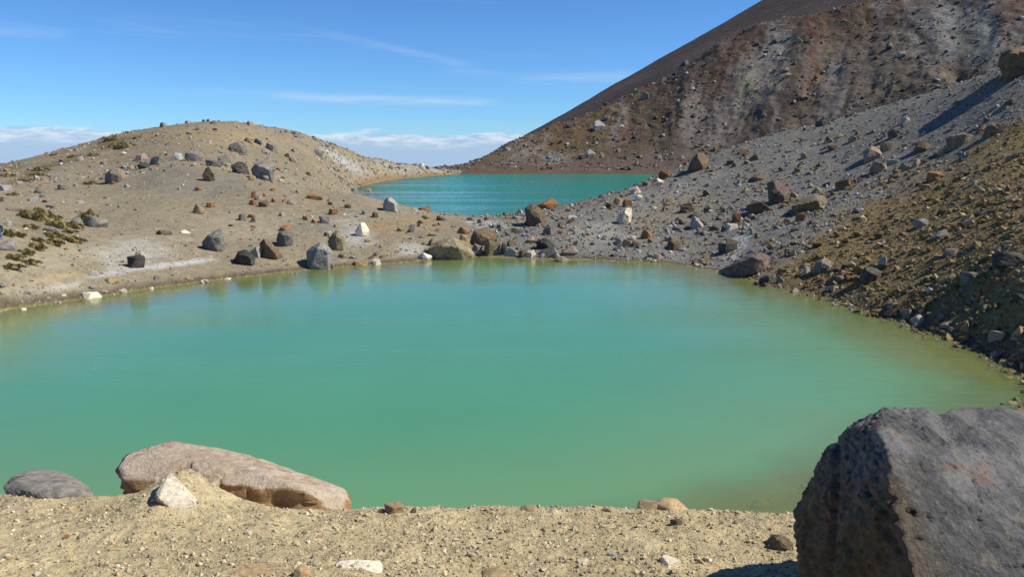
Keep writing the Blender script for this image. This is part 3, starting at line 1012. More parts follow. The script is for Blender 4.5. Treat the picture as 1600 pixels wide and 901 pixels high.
hull_rock('slab_rock', 'long pale pinkish slab of rock with rusty underside on the near bank', slab, fg_slab_mat(), sub=6, p=220., amp=.05, chips=7,
          seed=8, cracks=.04, carve=carve_slab)
gs = [D(4, 760, 5.6), D(18, 742, 5.75), D(55, 731, 5.9), D(98, 736, 5.9), D(128, 752, 5.8), D(148, 766, 5.6), D(150, 785, 5.4), D(105, 790, 5.3),
      D(60, 782, 5.35), D(8, 778, 5.45), D(40, 764, 5.38), D(110, 762, 5.45), D(30, 752, 6.4), D(110, 752, 6.4)]
hull_rock('slab_rock', 'low dark grey slab at the left end of the near bank', gs, MATS['g'], sub=5, p=120., amp=.05, seed=14, cracks=.03)
wd = hit_ground(275, 786)[1] * .995
wd = float(hit_ground(275, 786)[0][1] * cP - (hit_ground(275, 786)[0][2] - EYE) * sP)
wt = [D(243, 769, wd - .02), D(247, 778, wd - .08), D(265, 737, wd + .12), D(270, 739, wd + .13), D(312, 784, wd + .10), D(304, 792, wd + .02), D(270, 797, wd - .06),
      D(238, 792, wd + .1), D(256, 770, wd + .30), D(306, 790, wd + .30)]
hull_rock('wedge_stone', 'triangular cream-white stone stuck in the sand before the pinkish slab', wt, MATS['w'], sub=5, p=200., amp=.012, fq=3., seed=3,
          cracks=.01, cat='rock', chips=0)

# outlined boulders further off: corner pixels, thickness, front ridge
OUT = [
    ('l', [(478, 393), (479, 410), (484, 422), (499, 424), (508, 420), (522, 396), (514, 384), (503, 377), (487, 384)], [(496, 388), (512, 392), (488, 412), (503, 414)],
     'large pale grey block with flat faces at the edge of the water, left shore'),
    ('s', [(669, 388), (681, 377), (706, 370), (727, 376), (743, 397), (738, 407), (700, 410), (680, 408), (672, 398)], [(690, 384), (716, 386), (700, 402), (728, 402)],
     'broad grey-olive boulder half in the water below the saddle'),
    ('b', [(735, 372), (740, 360), (758, 354), (774, 362), (777, 374), (770, 384), (750, 386), (737, 382)], [(746, 366), (764, 372), (752, 380)],
     'brown block with rusty right end lying on top of the shore boulders'),
    ('b', [(819, 325), (832, 316), (841, 322), (854, 335), (855, 345), (848, 356), (828, 354), (824, 340)], [(830, 330), (842, 336), (836, 350)],
     'grey-brown split boulder on the saddle with the rusty boulder behind it'),
    ('p', [(1198, 286), (1209, 280), (1222, 285), (1235, 300), (1235, 316), (1223, 321), (1207, 312), (1199, 298)], [(1212, 292), (1225, 306), (1206, 300)],
     'dark maroon faceted boulder standing highest on the grey slope cluster'),
    ('s', [(1235, 322), (1250, 312), (1272, 305), (1286, 304), (1295, 316), (1286, 327), (1262, 335), (1243, 334)], [(1256, 318), (1278, 312), (1262, 328)],
     'long olive-brown boulder on the grey slope right of the maroon one'),
    ('p', [(1121, 423), (1148, 409), (1168, 398), (1189, 393), (1203, 399), (1205, 416), (1197, 430), (1184, 435), (1142, 428)], [(1176, 402), (1192, 406), (1182, 424), (1150, 420)],
     'large purple-brown boulder sloping into the water on the right shore'),
    ('b', [(1073, 266), (1080, 250), (1090, 238), (1100, 239), (1108, 248), (1106, 258), (1090, 270), (1078, 270)], [(1090, 246), (1096, 256), (1084, 260)],
     'brown dome-shaped boulder perched on the skyline of the grey ridge'),
    ('k', [(1348, 238), (1362, 228), (1372, 229), (1381, 241), (1372, 251), (1356, 254), (1349, 250)], [(1360, 232), (1376, 240), (1354, 246)],
     'tan faceted boulder with a broad lit face high on the grey slope'),
    ('l', [(1078, 350), (1084, 337), (1092, 342), (1101, 354), (1094, 361), (1083, 359)], [(1088, 342), (1097, 354), (1084, 352)],
     'pale upright flat-sided stone leaning among dark rocks, right of the saddle'),
    ('w', [(964, 344), (967, 334), (978, 325), (987, 324), (988, 334), (981, 347), (972, 353), (966, 351)], [(976, 332), (982, 338), (972, 346)],
     'almond-shaped cream rock standing on the grey slope right of the saddle'),
    ('l', [(598, 326), (599, 316), (605, 307), (612, 306), (622, 317), (623, 327), (616, 333), (603, 331)], [(606, 313), (616, 318), (608, 328)],
     'blue-grey block with orange top on the rim before the far lake'),
    ('g', [(315, 378), (324, 367), (343, 356), (349, 365), (352, 384), (347, 395), (330, 395), (320, 388)], [(330, 370), (344, 372), (336, 388)],
     'upright grey angular block on the tan slope above the left shore'),
    ('g', [(393, 268), (399, 256), (412, 250), (424, 254), (431, 264), (428, 277), (420, 283), (403, 281), (395, 276)], [(404, 260), (420, 262), (412, 276)],
     'rounded grey boulder, the largest of the row on the terrace brow'),
    ('g', [(433, 366), (436, 361), (448, 359), (460, 363), (459, 375), (452, 387), (440, 386), (432, 376)], [(442, 366), (454, 368), (446, 382)],
     'dark grey angular block with a rusty stone on top, left slope'),
    ('b', [(405, 380), (412, 372), (420, 374), (436, 392), (443, 400), (440, 407), (418, 408), (410, 398)], [(416, 380), (430, 396), (418, 402)],
     'dark brown boulder leaning left beside a pale stone, left shore'),
    ('s', [(511, 378), (520, 362), (530, 360), (538, 370), (539, 384), (530, 394), (518, 392)], [(524, 368), (534, 374), (526, 386)],
     'grey-brown boulder directly behind the large pale block'),
    ('d', [(365, 405), (372, 392), (383, 389), (392, 393), (400, 404), (398, 413), (383, 418), (370, 413)], [(376, 398), (390, 400), (382, 412)],
     'black jagged lava rock on the left shore beside a pale stone'),
    ('g', [(163, 282), (164, 272), (173, 264), (182, 264), (192, 275), (188, 284), (174, 289)], [(172, 270), (184, 274), (174, 284)],
     'dark faceted grey boulder alone at the left end of the terrace row'),
    ('d', [(1340, 440), (1344, 426), (1352, 416), (1366, 418), (1380, 424), (1376, 436), (1366, 446), (1348, 446)], [(1356, 424), (1370, 430), (1354, 440)],
     'dark notched boulder in the brown scree above the right shore'),
    ('g', [(1268, 424), (1274, 410), (1288, 402), (1300, 408), (1308, 416), (1300, 424), (1280, 428)], [(1284, 408), (1296, 416), (1278, 420)],
     'blue-grey wedge-shaped boulder in the scree right of the purple-brown boulder'),
    ('b', [(1557, 96), (1562, 84), (1580, 76), (1604, 70), (1622, 72), (1634, 88), (1630, 114), (1620, 124), (1596, 124), (1572, 112)], [(1580, 84), (1610, 80), (1600, 110), (1630, 100)],
     'massive dark brown outcrop on the ridge at the right edge'),
]
for i, (mk, outl, fr, lab) in enumerate(OUT):
    bx = sum(p[0] for p in outl) / len(outl)
    by = max(p[1] for p in outl)
    hit, r = hit_ground(bx, by - 2)
    dep = hit[1] * cP - (hit[2] - EYE) * sP
    w = (max(p[0] for p in outl) - min(p[0] for p in outl)) / F * dep
    t = 0.46 * w
    cxm, cym = bx, sum(p[1] for p in outl) / len(outl)
    gj = random.Random(50 + i)
    pts = [D(a, b, dep + t * (1 + gj.uniform(-.55, .45))) for a, b in outl]
    pts += [D(a, b, dep - t * .12) for a, b in fr[:2 if i % 2 else 3]]
    pts += [D(cxm + (a - cxm) * .75, cym + (b - cym) * .8 + 2, dep + 2 * t) for a, b in outl[::3]]
    pts += [D(cxm + s * .36 * w * F / dep, by + 5, dep + t * k) for s in (-1, 1) for k in (.5, 1.4)]
    hull_rock('outcrop' if i == len(OUT) - 1 else 'boulder', lab, pts, MATS[mk], sub=5, p=300., amp=.04 if mk != 'd' else .13, seed=20 + i,
              cracks=.035, chips=3)

# x, y of the foot, width, height (photograph pixels), colour, style, label
ROCKS = '''
255 200 10 9 g block|small grey boulder on the skyline left of the hill top
318 191 5 4 g block|tiny grey stone on the very top of the left hill
325 191 5 5 o block|tiny reddish stone beside another on the hill top
392 198 14 9 k block|pinkish boulder on the skyline right of the hill top
463 214 16 9 g slab|grey boulder jutting from the skyline on the hill's right shoulder
475 217 5 4 k block|small pinkish stone next to the grey boulder on the hill's right shoulder
492 220 5 4 g block|small dark stone on the hill skyline below its right shoulder
372 241 28 21 g round|rounded dark grey boulder high on the front of the left hill
390 225 16 10 s slab|mossy grey stone behind the rounded boulder high on the left hill
402 226 14 10 d jag|dark jagged stone right of the rounded boulder high on the left hill
423 237 22 14 g slab|grey slanting slab on the left hill right of the dark jagged stone
414 241 16 8 l slab|pale grey flat stone at the foot of the slanting slab on the hill
460 240 12 8 g slab|small grey slanting stone alone on the hill's right flank
479 230 8 5 w block|small cream stone on the upper right flank of the hill
447 246 11 7 d jag|small dark stone in the middle of the hill's right flank
498 246 12 10 g jag|grey craggy stone above the pale streaks on the hill flank
458 255 12 10 k slab|pinkish flat stone low on the hill's flank behind the terrace
482 275 8 7 g block|small dark stone at the foot of the hill behind the terrace
335 262 24 14 g slab|grey layered slab, left of a leaning pair on the terrace row
352 261 20 20 g block|grey layered block, right of a leaning pair on the terrace row
376 274 27 22 d jag|black jagged boulder left of the largest rounded boulder
396 270 8 14 d block|narrow dark stone wedged between the black and the rounded boulder
415 283 11 9 l round|small pale stone in front of the largest rounded boulder
394 283 11 9 t round|small ochre stone left in front of the largest rounded boulder
304 253 28 17 g round|grey-purple boulder third from left in the terrace row
277 252 22 14 l block|blue-grey boulder second in the terrace row
248 258 30 14 g slab|wide grey boulder first of the close terrace row
224 265 17 12 d round|small dark round boulder left of the close terrace row
221 251 20 12 k block|pinkish tan boulder behind the terrace row
206 266 14 8 k slab|low pinkish stone between dark boulders at the row's left end
190 279 13 16 t block|orange-tan block leaning on the dark faceted boulder
327 286 20 26 b jag|upright dark brown stump-like rock before the terrace row
311 336 19 18 t block|ochre stone with a dark shadow in the middle of the left slope
331 326 17 10 o slab|flat orange stone beside the ochre stone on the left slope
310 299 11 8 o round|small orange stone below the stump-like rock
320 388 10 9 s round|small olive stone in the shadow of the upright grey block
257 368 24 10 b slab|flat dark stone alone on the tan slope above the white streak
290 365 16 6 w slab|flat white stone right of the flat dark one on the slope
150 358 36 23 g round|grey half-buried boulder right of the shrubs
54 316 20 10 l slab|pale grey flat stone above the shrubs at the left
66 310 8 7 g block|small grey stone touching the pale flat one above the shrubs
62 303 16 11 g block|grey stone higher up above the shrubs
100 298 19 11 g slab|dark grey low stone in the stony band left of the terrace row
118 292 9 6 l slab|small pale stone in the stony band left of the terrace row
94 285 9 9 g block|small grey stone at the top of the stony band at left
22 331 22 9 k slab|pinkish grey low stone near the left edge above the person
80 326 15 6 g slab|flat grey stone just above the largest shrub
127 319 12 7 l slab|low grey stone above the right-hand shrub
125 252 12 8 l block|pale grey stone alone on the upper left hillside
12 393 32 19 g round|grey half-buried boulder at the left edge below the person
5 299 24 11 l slab|grey flat boulder cut by the left edge on the hillside
3 316 6 9 d block|dark stone at the left edge below the grey flat boulder
117 351 19 12 g round|grey stone between two shrubs on the left slope
80 363 22 10 g round|grey rounded stone behind the lower shrubs
10 352 14 7 l slab|pale low stone right beside the seated person
200 293 14 6 l slab|flat pale stone below the dark faceted boulder
213 421 26 23 d block|dark grey rock standing on the white streak above the shore
146 468 36 13 w slab|cream slab at the water's edge on the far left shore
163 459 8 6 w block|small cream stone behind the slab on the far left shore
176 443 23 10 t slab|tan block with pink top just below the white streak
147 433 20 11 l slab|pale blue-grey stone at the left end of the white streak
191 458 15 7 w slab|white flat stone on the wet rim of the left shore
236 453 8 5 w round|small cream stone on the wet rim below the dark grey rock
320 443 13 7 w round|pale yellow stone on the wet rim of the left shore
353 438 16 5 w slab|thin white stone on the wet rim right of the pale yellow one
76 468 6 5 w round|small cream pebble, left of two on the wet rim
100 464 6 5 w round|small cream pebble, right of two on the wet rim
36 485 11 4 w slab|thin pale stone in the shallows at the far left
115 417 10 7 t slab|small tan stone on the slope left of the white streak
245 438 10 8 g block|small grey stone on the beach below the white streak
402 405 20 21 l block|pale grey stone wedged beside the dark brown leaning boulder
446 364 23 13 o block|rusty stone capping the dark grey angular block
566 372 22 25 w block|pale pointed rock on the left slope nearest the saddle
507 351 16 14 g block|dark-sided grey stone on the left slope above the pale block
510 370 10 8 b block|brown stone just behind the grey-brown boulder
412 325 16 13 b round|dark brown round stone in the orange cluster on the left slope
396 322 16 10 o slab|broad orange stone at the foot of the orange cluster
397 311 8 13 o jag|upright rusty stone at the top of the orange cluster
404 314 14 9 k block|pinkish stone in the middle of the orange cluster
415 307 8 6 o block|small rusty stone right of the orange cluster top
456 321 15 11 k block|pinkish grey stone right of the orange cluster
443 317 10 6 o slab|flat orange stone between the cluster and the pinkish grey stone
428 317 8 7 o block|small reddish stone next to the orange cluster
426 299 9 6 o round|small orange stone, right of two above the orange cluster
407 290 7 4 o block|small rusty stone close to the terrace brow
493 313 25 12 o slab|rust-brown flat boulder with grey top near the terrace brow
379 346 17 13 g block|grey stone, left of a pair below the orange cluster
398 348 16 9 g block|grey stone, right of a pair below the orange cluster
394 341 12 7 o slab|orange stone on top of the right grey one below the cluster
395 357 8 6 o block|small orange stone below the grey pair
441 339 12 8 k block|small pinkish brown stone in the open left slope
521 337 15 11 o block|rusty pointed stone in the open slope before the far lake
516 321 8 6 b block|small brown stone above the rusty pointed stone
544 326 11 8 b round|brown round stone on the slope before the far lake
477 345 8 9 o block|small upright orange stone left of the dark-sided grey one
491 349 12 7 o slab|orange stone touching the dark-sided grey one
526 356 14 7 t slab|ochre flat stone right of the dark-sided grey one
483 331 9 4 o slab|small flat rusty stone in the open left slope
570 336 9 9 g block|small blue-grey stone on the slope above the pointed rock
586 341 12 10 b slab|brown-grey stone right of the small blue-grey one
553 302 11 9 l block|blue-grey stone at the near tip of the far lake
575 300 15 6 k slab|flat pinkish stone at the far lake's near left shore
590 308 13 5 p slab|flat maroon stone at the far lake's near left shore
652 324 19 12 b block|brown stone on the rim of the far lake, left of a row
663 330 18 8 o slab|orange flat stone in the row on the far lake's rim
681 330 15 9 o block|reddish stone at the right end of the row on the rim
702 333 12 5 o slab|flat orange stone on the rim right of the row
724 333 8 4 b block|small dark stone on the rim in the middle of the saddle
737 335 7 5 t block|small tan stone on the rim in the middle of the saddle
762 339 10 4 t slab|flat tan stone on the rim left of the white-blue stone
776 337 10 4 t slab|thin tan stone on the rim next to the white-blue stone
689 346 15 9 b round|brown round stone in the stony patch below the rim
666 343 15 5 b slab|flat brown stone in the stony patch below the rim
680 354 13 4 o slab|thin rusty stone in the lower part of the stony patch
663 340 9 4 o slab|small rusty flat stone at the top of the stony patch
642 364 12 10 g block|grey stone, right of two on the slope left of the saddle
627 362 13 8 s block|dark tan stone, left of two on the slope left of the saddle
655 355 9 6 k block|small pinkish stone between the grey stone and the stony patch
586 415 21 11 w block|white block at the water's edge right of the large pale block
563 416 23 9 t slab|tan flat stone at the water's edge right of the large pale block
540 405 24 9 s slab|olive slab on the beach behind the large pale block's right side
517 419 16 13 g jag|grey craggy stone in the lee of the large pale block
586 401 7 7 d round|small dark stone on the beach above the white block
598 404 11 6 b slab|small brown stone on the beach above the white block
575 379 11 7 t round|tan stone just below the pale pointed rock
595 388 6 6 w block|small white stone on the slope below the pale pointed rock
665 408 22 14 w round|cream rounded rock at the water's left of the grey-olive boulder
673 386 14 14 s block|olive stone leaning on the left end of the grey-olive boulder
727 388 22 22 t block|tan block between the grey-olive boulder and the brown block
724 367 21 13 o block|rusty pointed stone behind the grey-olive boulder
745 400 20 20 g block|dark grey rock in the shade under the brown block
769 401 26 24 s block|tan-grey rock at the water under the brown block
786 400 12 22 d block|narrow dark rock at the water right of the tan-grey one
800 386 16 13 s block|olive-grey block behind the shore rocks, right of the brown block
797 402 22 15 l block|pale grey shore rock below the olive-grey block
817 403 12 12 d block|small dark shore rock left of a pale tan one
829 403 20 13 w block|pale tan shore rock beside the small dark one
852 391 31 20 d jag|dark clinkery rock on the shore below the saddle
887 399 35 15 k slab|tan oblong slab on the shore right of the clinkery rock
859 403 30 18 g block|dark grey wedge at the water under the oblong slab
868 404 18 9 l slab|pale flat stone on the water's edge under the oblong slab
880 411 26 10 s jag|crumbly grey rock standing in the water before the oblong slab
861 369 28 16 g block|blue-grey stone with shaded face between saddle and shore
875 366 12 6 b slab|brown stone tail beside the blue-grey shaded stone
829 380 14 9 t block|small tan stone above the clinkery shore rock
854 330 38 20 o round|rusty brown boulder on the saddle behind the split boulder
812 338 15 12 l slab|white-blue stone left of the split boulder on the saddle
806 343 18 6 t slab|flat tan stone in front of the white-blue one on the saddle
781 358 15 8 g block|grey stone in the pale ground of the saddle
750 350 10 8 g block|small grey stone in the pale ground left of the saddle's middle
841 355 8 6 w block|small white stone at the foot of the split boulder
899 384 8 8 g block|small dark grey stone on the grey slope above the oblong slab
889 331 14 6 b slab|flat brown stone on the ridge right of the rusty boulder
966 322 20 14 t block|tan stone, middle of three close together near the far lake
981 324 16 13 o block|orange stone, right of three close together near the far lake
953 328 21 12 b block|dark brown stone, left of three close together near the far lake
997 314 14 10 w block|cream stone just right of the three close together
993 304 19 13 w jag|white jagged stone on the ridge edge over the far lake
1010 291 15 8 g slab|grey flat stone on the ridge edge left of the rusty pair
1038 281 21 16 o jag|rusty dark rock on the ridge where the far lake ends
1031 289 12 11 w block|cream stone under the rusty dark rock on the ridge
970 385 22 19 l block|pale grey stone, left of three together above the shore
980 388 21 15 t block|tan pointed stone, middle of three together above the shore
994 387 16 12 s block|olive stone, right of three together above the shore
1010 375 20 17 o block|orange-tan block standing above the group of three
1051 378 24 9 s slab|olive flat stone behind the dark brown stone above the shore
1053 393 28 17 b block|dark brown stone above the right half of the far shore
1047 396 9 5 w slab|small white stone at the foot of the dark brown stone
1028 405 20 10 k block|pinkish grey block on the far shore right of the middle
1185 284 25 15 b block|brown stone with tan end high on the grey slope
1104 307 13 11 b block|brown stone alone on the upper grey slope
1046 319 14 10 t block|tan stone on the grey slope below the rusty pair
1075 334 25 17 b jag|dark brown craggy rock in the middle of the grey slope
1086 341 19 11 d block|dark rock behind the pale upright flat-sided stone
1108 331 18 12 s round|golden brown round stone on the grey slope
1133 333 14 10 s block|olive stone right of the golden brown round one
1151 349 21 17 o block|orange-tan pointed stone above the white stone on the slope
1140 362 26 13 w slab|white low stone below the orange-tan pointed one
1118 361 14 9 b round|brown stone left of the white low one
1095 365 11 8 o block|small orange stone under the pale upright stone
1176 367 10 11 l block|small pale grey stone on the lower grey slope
1187 336 42 24 b block|big olive-dark boulder left under the maroon boulder
1241 310 13 10 k block|small pinkish stone right of the maroon boulder
1250 348 16 15 o block|orange and white stone in the shade under the long boulder
1137 397 28 18 d block|dark rock above the purple-brown shore boulder
1147 385 24 12 b slab|brown flat rock above the dark one by the right shore
1058 362 17 9 g jag|dark grey crumbly stone left of the pale upright stone
1050 352 9 8 l block|small pale stone in the middle of the grey slope
1195 447 21 18 d jag|dark jagged rock in the water's edge before the purple-brown boulder
1181 448 8 9 d block|small dark rock left of the jagged one in the water's edge
1180 252 25 11 b slab|tan-ended dark stone on the upper edge of the grey ridge
1166 241 24 10 b slab|dark flat stone on the crest of the grey ridge
1256 250 10 11 t block|small tan upright stone high on the grey ridge
1249 271 17 9 s block|olive stone high on the grey slope left of centre
1148 262 12 8 b block|dark stone under the crest of the grey ridge
1157 278 11 8 g block|small dark grey stone left of the brown stone with tan end
1260 428 13 12 l block|small pale grey stone left of the blue-grey wedge
1384 239 18 17 t block|tan stone behind the tan faceted boulder
1395 219 17 19 p block|reddish brown upright block high on the grey slope
1332 223 14 11 s block|olive stone with pale top on the high grey slope
1300 237 15 11 b block|dark stone with white tip on the high grey slope
1292 233 10 7 b block|small dark stone touching the white-tipped one
1416 193 17 10 l slab|white-grey stone near the top of the grey slope
1412 199 9 5 g block|small grey stone beneath the white-grey one near the top
1442 239 28 19 b block|dark brown boulder at the upper edge of the scree
1415 230 11 6 t block|small tan stone left of the dark brown boulder by the scree
1318 298 26 19 o block|reddish stone with dark side on the border of the scree
1373 272 30 20 s block|olive boulder with tan tip in the middle of the high cluster
1394 258 16 11 l slab|bright white-blue slab in the high cluster
1413 268 18 14 s block|dull olive stone right of the white-blue slab
1432 262 14 14 k block|pinkish tan stone at the right end of the high cluster
1397 280 21 11 p slab|purple-brown low stone under the high cluster
1460 283 23 15 o slab|rust-brown flat-topped stone in the upper scree
1419 283 9 9 o block|small reddish stone left of the flat-topped one in the upper scree
1535 206 14 11 o block|reddish stone at the top edge of the dark scree
1560 212 44 20 b slab|dark brown low boulder behind the reddish stone in the scree
1500 230 40 22 s slab|dark olive boulder, largest at the top of the scree
1472 244 18 9 g slab|dark grey flat stone left below the dark olive boulder
1440 356 23 15 l round|blue-grey boulder alone in the middle of the scree
1530 352 9 8 o round|small bright orange stone in the middle of the scree
1522 291 13 10 l block|small blue-grey stone in the upper right scree
1467 374 32 15 g slab|dark grey low boulder below the blue-grey one in the scree
1378 418 13 18 l block|upright grey stone behind the dark notched boulder
1302 456 26 11 k slab|pinkish flat stone at the foot of the scree near the water
1310 441 38 12 p slab|long reddish flat rock in the scree above the pinkish one
1286 446 13 6 k block|small pink stone left of the pinkish flat stone by the water
1384 500 24 24 d block|dark grey boulder on the right shore, left of three
1420 497 22 17 g block|grey boulder on the right shore, middle of three
1435 507 24 17 l round|pale rounded boulder on the right shore, right of three
1478 513 18 12 g round|grey round stone on the shore right of the pale boulder
1475 500 20 11 g slab|grey flat stone behind the round one on the right shore
1454 459 16 11 l round|pale round stone, left of two in the lower scree
1469 454 13 9 g round|grey round stone, right of two in the lower scree
1520 442 36 20 g slab|dark blue-grey boulder in the lower right scree
1582 418 62 26 d block|dark boulder cut by the right edge in the scree
1496 546 14 9 p block|dark red stone standing in the shallows at the right
1525 544 14 7 k slab|pinkish stone in the shallows right of the dark red one
1555 561 17 14 g block|grey stone in the shallows near the right edge
1561 501 16 10 k round|pinkish round stone in the lower right scree
1330 487 12 7 g block|small grey stone in the shallows of the right shore
1408 494 12 14 d block|dark stone squeezed between the shore boulders on the right
1485 440 22 12 s round|olive round stone left of the dark blue-grey boulder
1592 470 18 12 d round|dark round stone at the right edge above the shore
936 206 20 19 l block|pale grey boulder, brightest on the far mountain's lower flank
947 190 12 9 g block|grey boulder behind the brightest one on the mountain
923 247 15 14 l block|grey boulder low on the mountain above the far lake
910 250 12 9 d block|dark boulder left of the grey one low on the mountain
966 239 9 7 g block|small grey boulder on the lower mountain near the brown stones
940 247 9 7 g block|small dull boulder right of the low grey one on the mountain
1028 250 14 9 g block|grey boulder just above the mauve beach of the far lake
994 258 7 6 w round|small white boulder on the mauve beach of the far lake
1008 158 14 14 g block|dark grey crag high on the mountain's left skyline
1036 131 11 10 g block|grey crag above the dark one on the mountain's left edge
1053 122 7 9 d block|narrow dark crag near the mountain's left edge
1069 104 15 9 g block|dark crag highest on the mountain's left edge
1230 123 11 9 t block|tan boulder with a shadow in the middle of the mountain
1253 157 19 11 p block|maroon boulder with pale top in the mountain's gully
1340 167 10 7 l block|white-grey boulder low on the mountain over the ridge
1383 101 9 6 t block|small tan boulder in the mountain's middle right
1408 90 11 10 l block|pale boulder, larger of two on the mountain's right part
1390 73 12 8 g block|grey boulder above the pale one on the mountain's right
1504 127 17 14 b block|brown boulder just over the ridge at the mountain's foot
1285 198 22 9 d slab|dark flat boulder on the ridge line before the mountain
1249 68 12 8 l block|pale blue-grey boulder in the bluish patch on the mountain
615 803 30 18 t block|tan stone on the lip of the near bank right of the slab
597 801 12 8 t block|small tan stone left of the tan one on the bank's lip
646 802 10 9 b block|small brown stone on the bank's lip
1014 797 40 15 t slab|left one of two tan rocks on the lip of the near bank
1050 800 58 21 t round|larger right one of two tan rocks on the bank's lip
1188 794 30 13 o round|orange-tan stone on the bank's lip next to the huge boulder
829 801 36 9 t slab|ochre flat stone on the middle of the bank's lip
864 802 16 9 w round|small cream stone on the middle of the bank's lip
952 800 22 9 t round|low tan lump on the lip of the bank left of the two rocks
1057 821 22 14 b block|dark brown stone on the bank below the two tan rocks
1217 860 42 28 b jag|brown crumbly clod at the left foot of the huge boulder
1046 884 34 14 w slab|cream stone near the shadow at the bottom of the picture
1108 878 16 8 w block|small cream stone right of the one near the shadow
911 881 20 9 w block|white pebble-stone in the middle foreground gravel
956 870 18 10 l block|pale grey stone in the foreground gravel
400 903 104 26 t slab|half-buried pale stone with yellow stain at the bottom left
560 896 76 14 w slab|white flat stone with orange top in the bottom foreground
472 902 26 22 t round|ochre round stone between the half-buried and the white stone
785 912 74 20 t slab|orange flat stone cut by the bottom edge
738 858 12 8 w block|small cream stone in the middle left foreground
478 805 12 8 w block|small white stone at the foot of the pinkish slab
389 836 14 9 w block|small tan-white stone in the foreground before the slab
180 860 18 8 t slab|flat tan stone in the left foreground gravel
105 842 18 9 o slab|flat orange-pink stone in the left foreground gravel
'''


def place_rock(i, row):
    spec, lab = row.split('|')
    a = spec.split()
    px, py, w, h = map(float, a[:4])
    mk, style = a[4], a[5]
    mount = py < 262 and px > 720 and not (px > 1140 and py > np.interp(px, [1040, 1100, 1200, 1300, 1400, 1500, 1600], [272, 249, 216, 190, 162, 132, 100]))
    if 1165 > px > 1140 and py > 230:
        mount = False
    f = mount_z if mount else None
    hit, r = hit_ground(px, py - 0.12 * h, 205.0 if mount else 3.0, 330.0 if mount else 205.0, f)
    dep = hit[1] * cP - (hit[2] - EYE) * sP
    m = dep / F
    g = random.Random(i * 7 + 3)
    hw, hh = w * m / 2, h * m / 2 * (1.18 if style != 'slab' else 1.3)
    hd = hw * g.uniform(.75, 1.0)
    az_ = math.atan2(hit[0], hit[1])
    back = hd * .55
    top = EYE + (hit[1] + back) / hit[1] * (on_depth(px, py - h, dep)[2] - EYE)
    loc = (hit[0] + math.sin(az_) * back, hit[1] + math.cos(az_) * back, top - hh)
    quarter = g.randrange(4)
    sc = (hw, hd, hh) if quarter % 2 == 0 else (hd, hw, hh)
    big_ = w > 16
    me = variant(style, 4 if w > 14 else 3 if w > 8 else 2, g.randrange(9))
    cat = 'boulder' if hw > .3 else 'stone'
    place(cat, lab, me, MATS[mk], loc, sc, (g.uniform(-.1, .1), g.uniform(-.12, .12), -az_ + quarter * math.pi / 2 + g.uniform(-.2, .2)), cat)


for i, row in enumerate(q for q in ROCKS.strip().split('\n')):
    place_rock(i, row)


# ------------------------------------------------------------------ loose stones too alike to tell apart
def scatter(n, box, sizes, kinds, label, group, seed, f=None, name='stone', keep=None, r_lim=(3, 205)):
    g = random.Random(seed)
    made = tries = 0
    while made < n and tries < n * 8:
        tries += 1
        px, py = g.uniform(box[0], box[2]), g.uniform(box[1], box[3])
        if keep and not keep(px, py):
            continue
        hit, r = hit_ground(px, py, r_lim[0], r_lim[1], f)
        if f is None:
            _, a, b = ground_z(hit[0], hit[1])
            if min(a[0], b[0]) < .15:
                continue
        m = hit[1] / F
        w = g.uniform(*sizes) * m
        h = w * g.uniform(.5, .85)
        me = variant(g.choice(['block', 'block', 'round', 'jag']), 2, g.randrange(6))
        place(name, label, me, MATS[g.choice(kinds)], (hit[0], hit[1], hit[2] + h * .22), (w / 2, w / 2 * g.uniform(.8, 1), h / 2),
              (g.uniform(-.2, .2), g.uniform(-.2, .2), g.uniform(0, 6.28)), name, group)
        made += 1


ridge = lambda px: np.interp(px, [860, 930, 1000, 1050, 1100, 1200, 1300, 1400, 1500, 1600], [330, 312, 291, 268, 247, 213, 188, 160, 130, 98])
scatter(35, (20, 280, 640, 410), (4, 8), 'gtkobwl', 'one of the small loose stones strewn over the tan slope behind the left shore',
        'small stones on the tan slope', 1)
scatter(20, (150, 200, 560, 270), (3.5, 7), 'gkbt', 'one of the small loose stones strewn over the front of the rounded left hill',
        'small stones on the rounded hill', 2)
scatter(40, (860, 200, 1500, 410), (4, 8), 'gbstwl', 'one of the small loose stones strewn over the grey ash slope right of the saddle',
        'small stones on the grey slope', 3, keep=lambda x, y: ridge(x) + 6 < y)
scatter(55, (1230, 250, 1600, 520), (6, 13), 'gbsttod', 'one of the many stones of the coarse brown scree at the right',
        'stones of the brown scree', 4, keep=lambda x, y: y > 420 - (x - 1230) * .55)
scatter(60, (740, 60, 1560, 255), (4, 9), 'gdlbg', 'one of the small boulders scattered over the flank of the far mountain',
        'boulders on the mountain flank', 5, f=mount_z, name='boulder', keep=lambda x, y: y < ridge(x) - 8 and y > 262 - (x - 720) * .52, r_lim=(205, 330))
scatter(20, (600, 256, 720, 268), (4, 9), 'glwk', 'one of the pale stones crowding the low rim beyond the far lake',
        'stones on the low far rim', 6)


# ------------------------------------------------------------------ gravel: uncountable, instanced from a few pebble shapes
def pebble_mat():
    m = bpy.data.materials.new('pebble')
    m.use_nodes = True
    N = NT(m.node_tree)
    c = N.n('ShaderNodeAttribute', attribute_name='tint', attribute_type='INSTANCER').outputs['Color']
    n = N.noise(N.n('ShaderNodeTexCoord').outputs['Object'], 2.5, 4.0, .65)
    v = N.math('MULTIPLY_ADD', n, 0.9, .55)
    c = N.mix(1.0, c, N.n('ShaderNodeCombineColor', {0: v, 1: v, 2: v}).outputs[0], 'MULTIPLY')
    b = N.n('ShaderNodeBsdfPrincipled', {'Base Color': c, 'Roughness': .92, 'Specular IOR Level': .15})
    N.n('ShaderNodeOutputMaterial', {'Surface': b.outputs[0]})
    return m


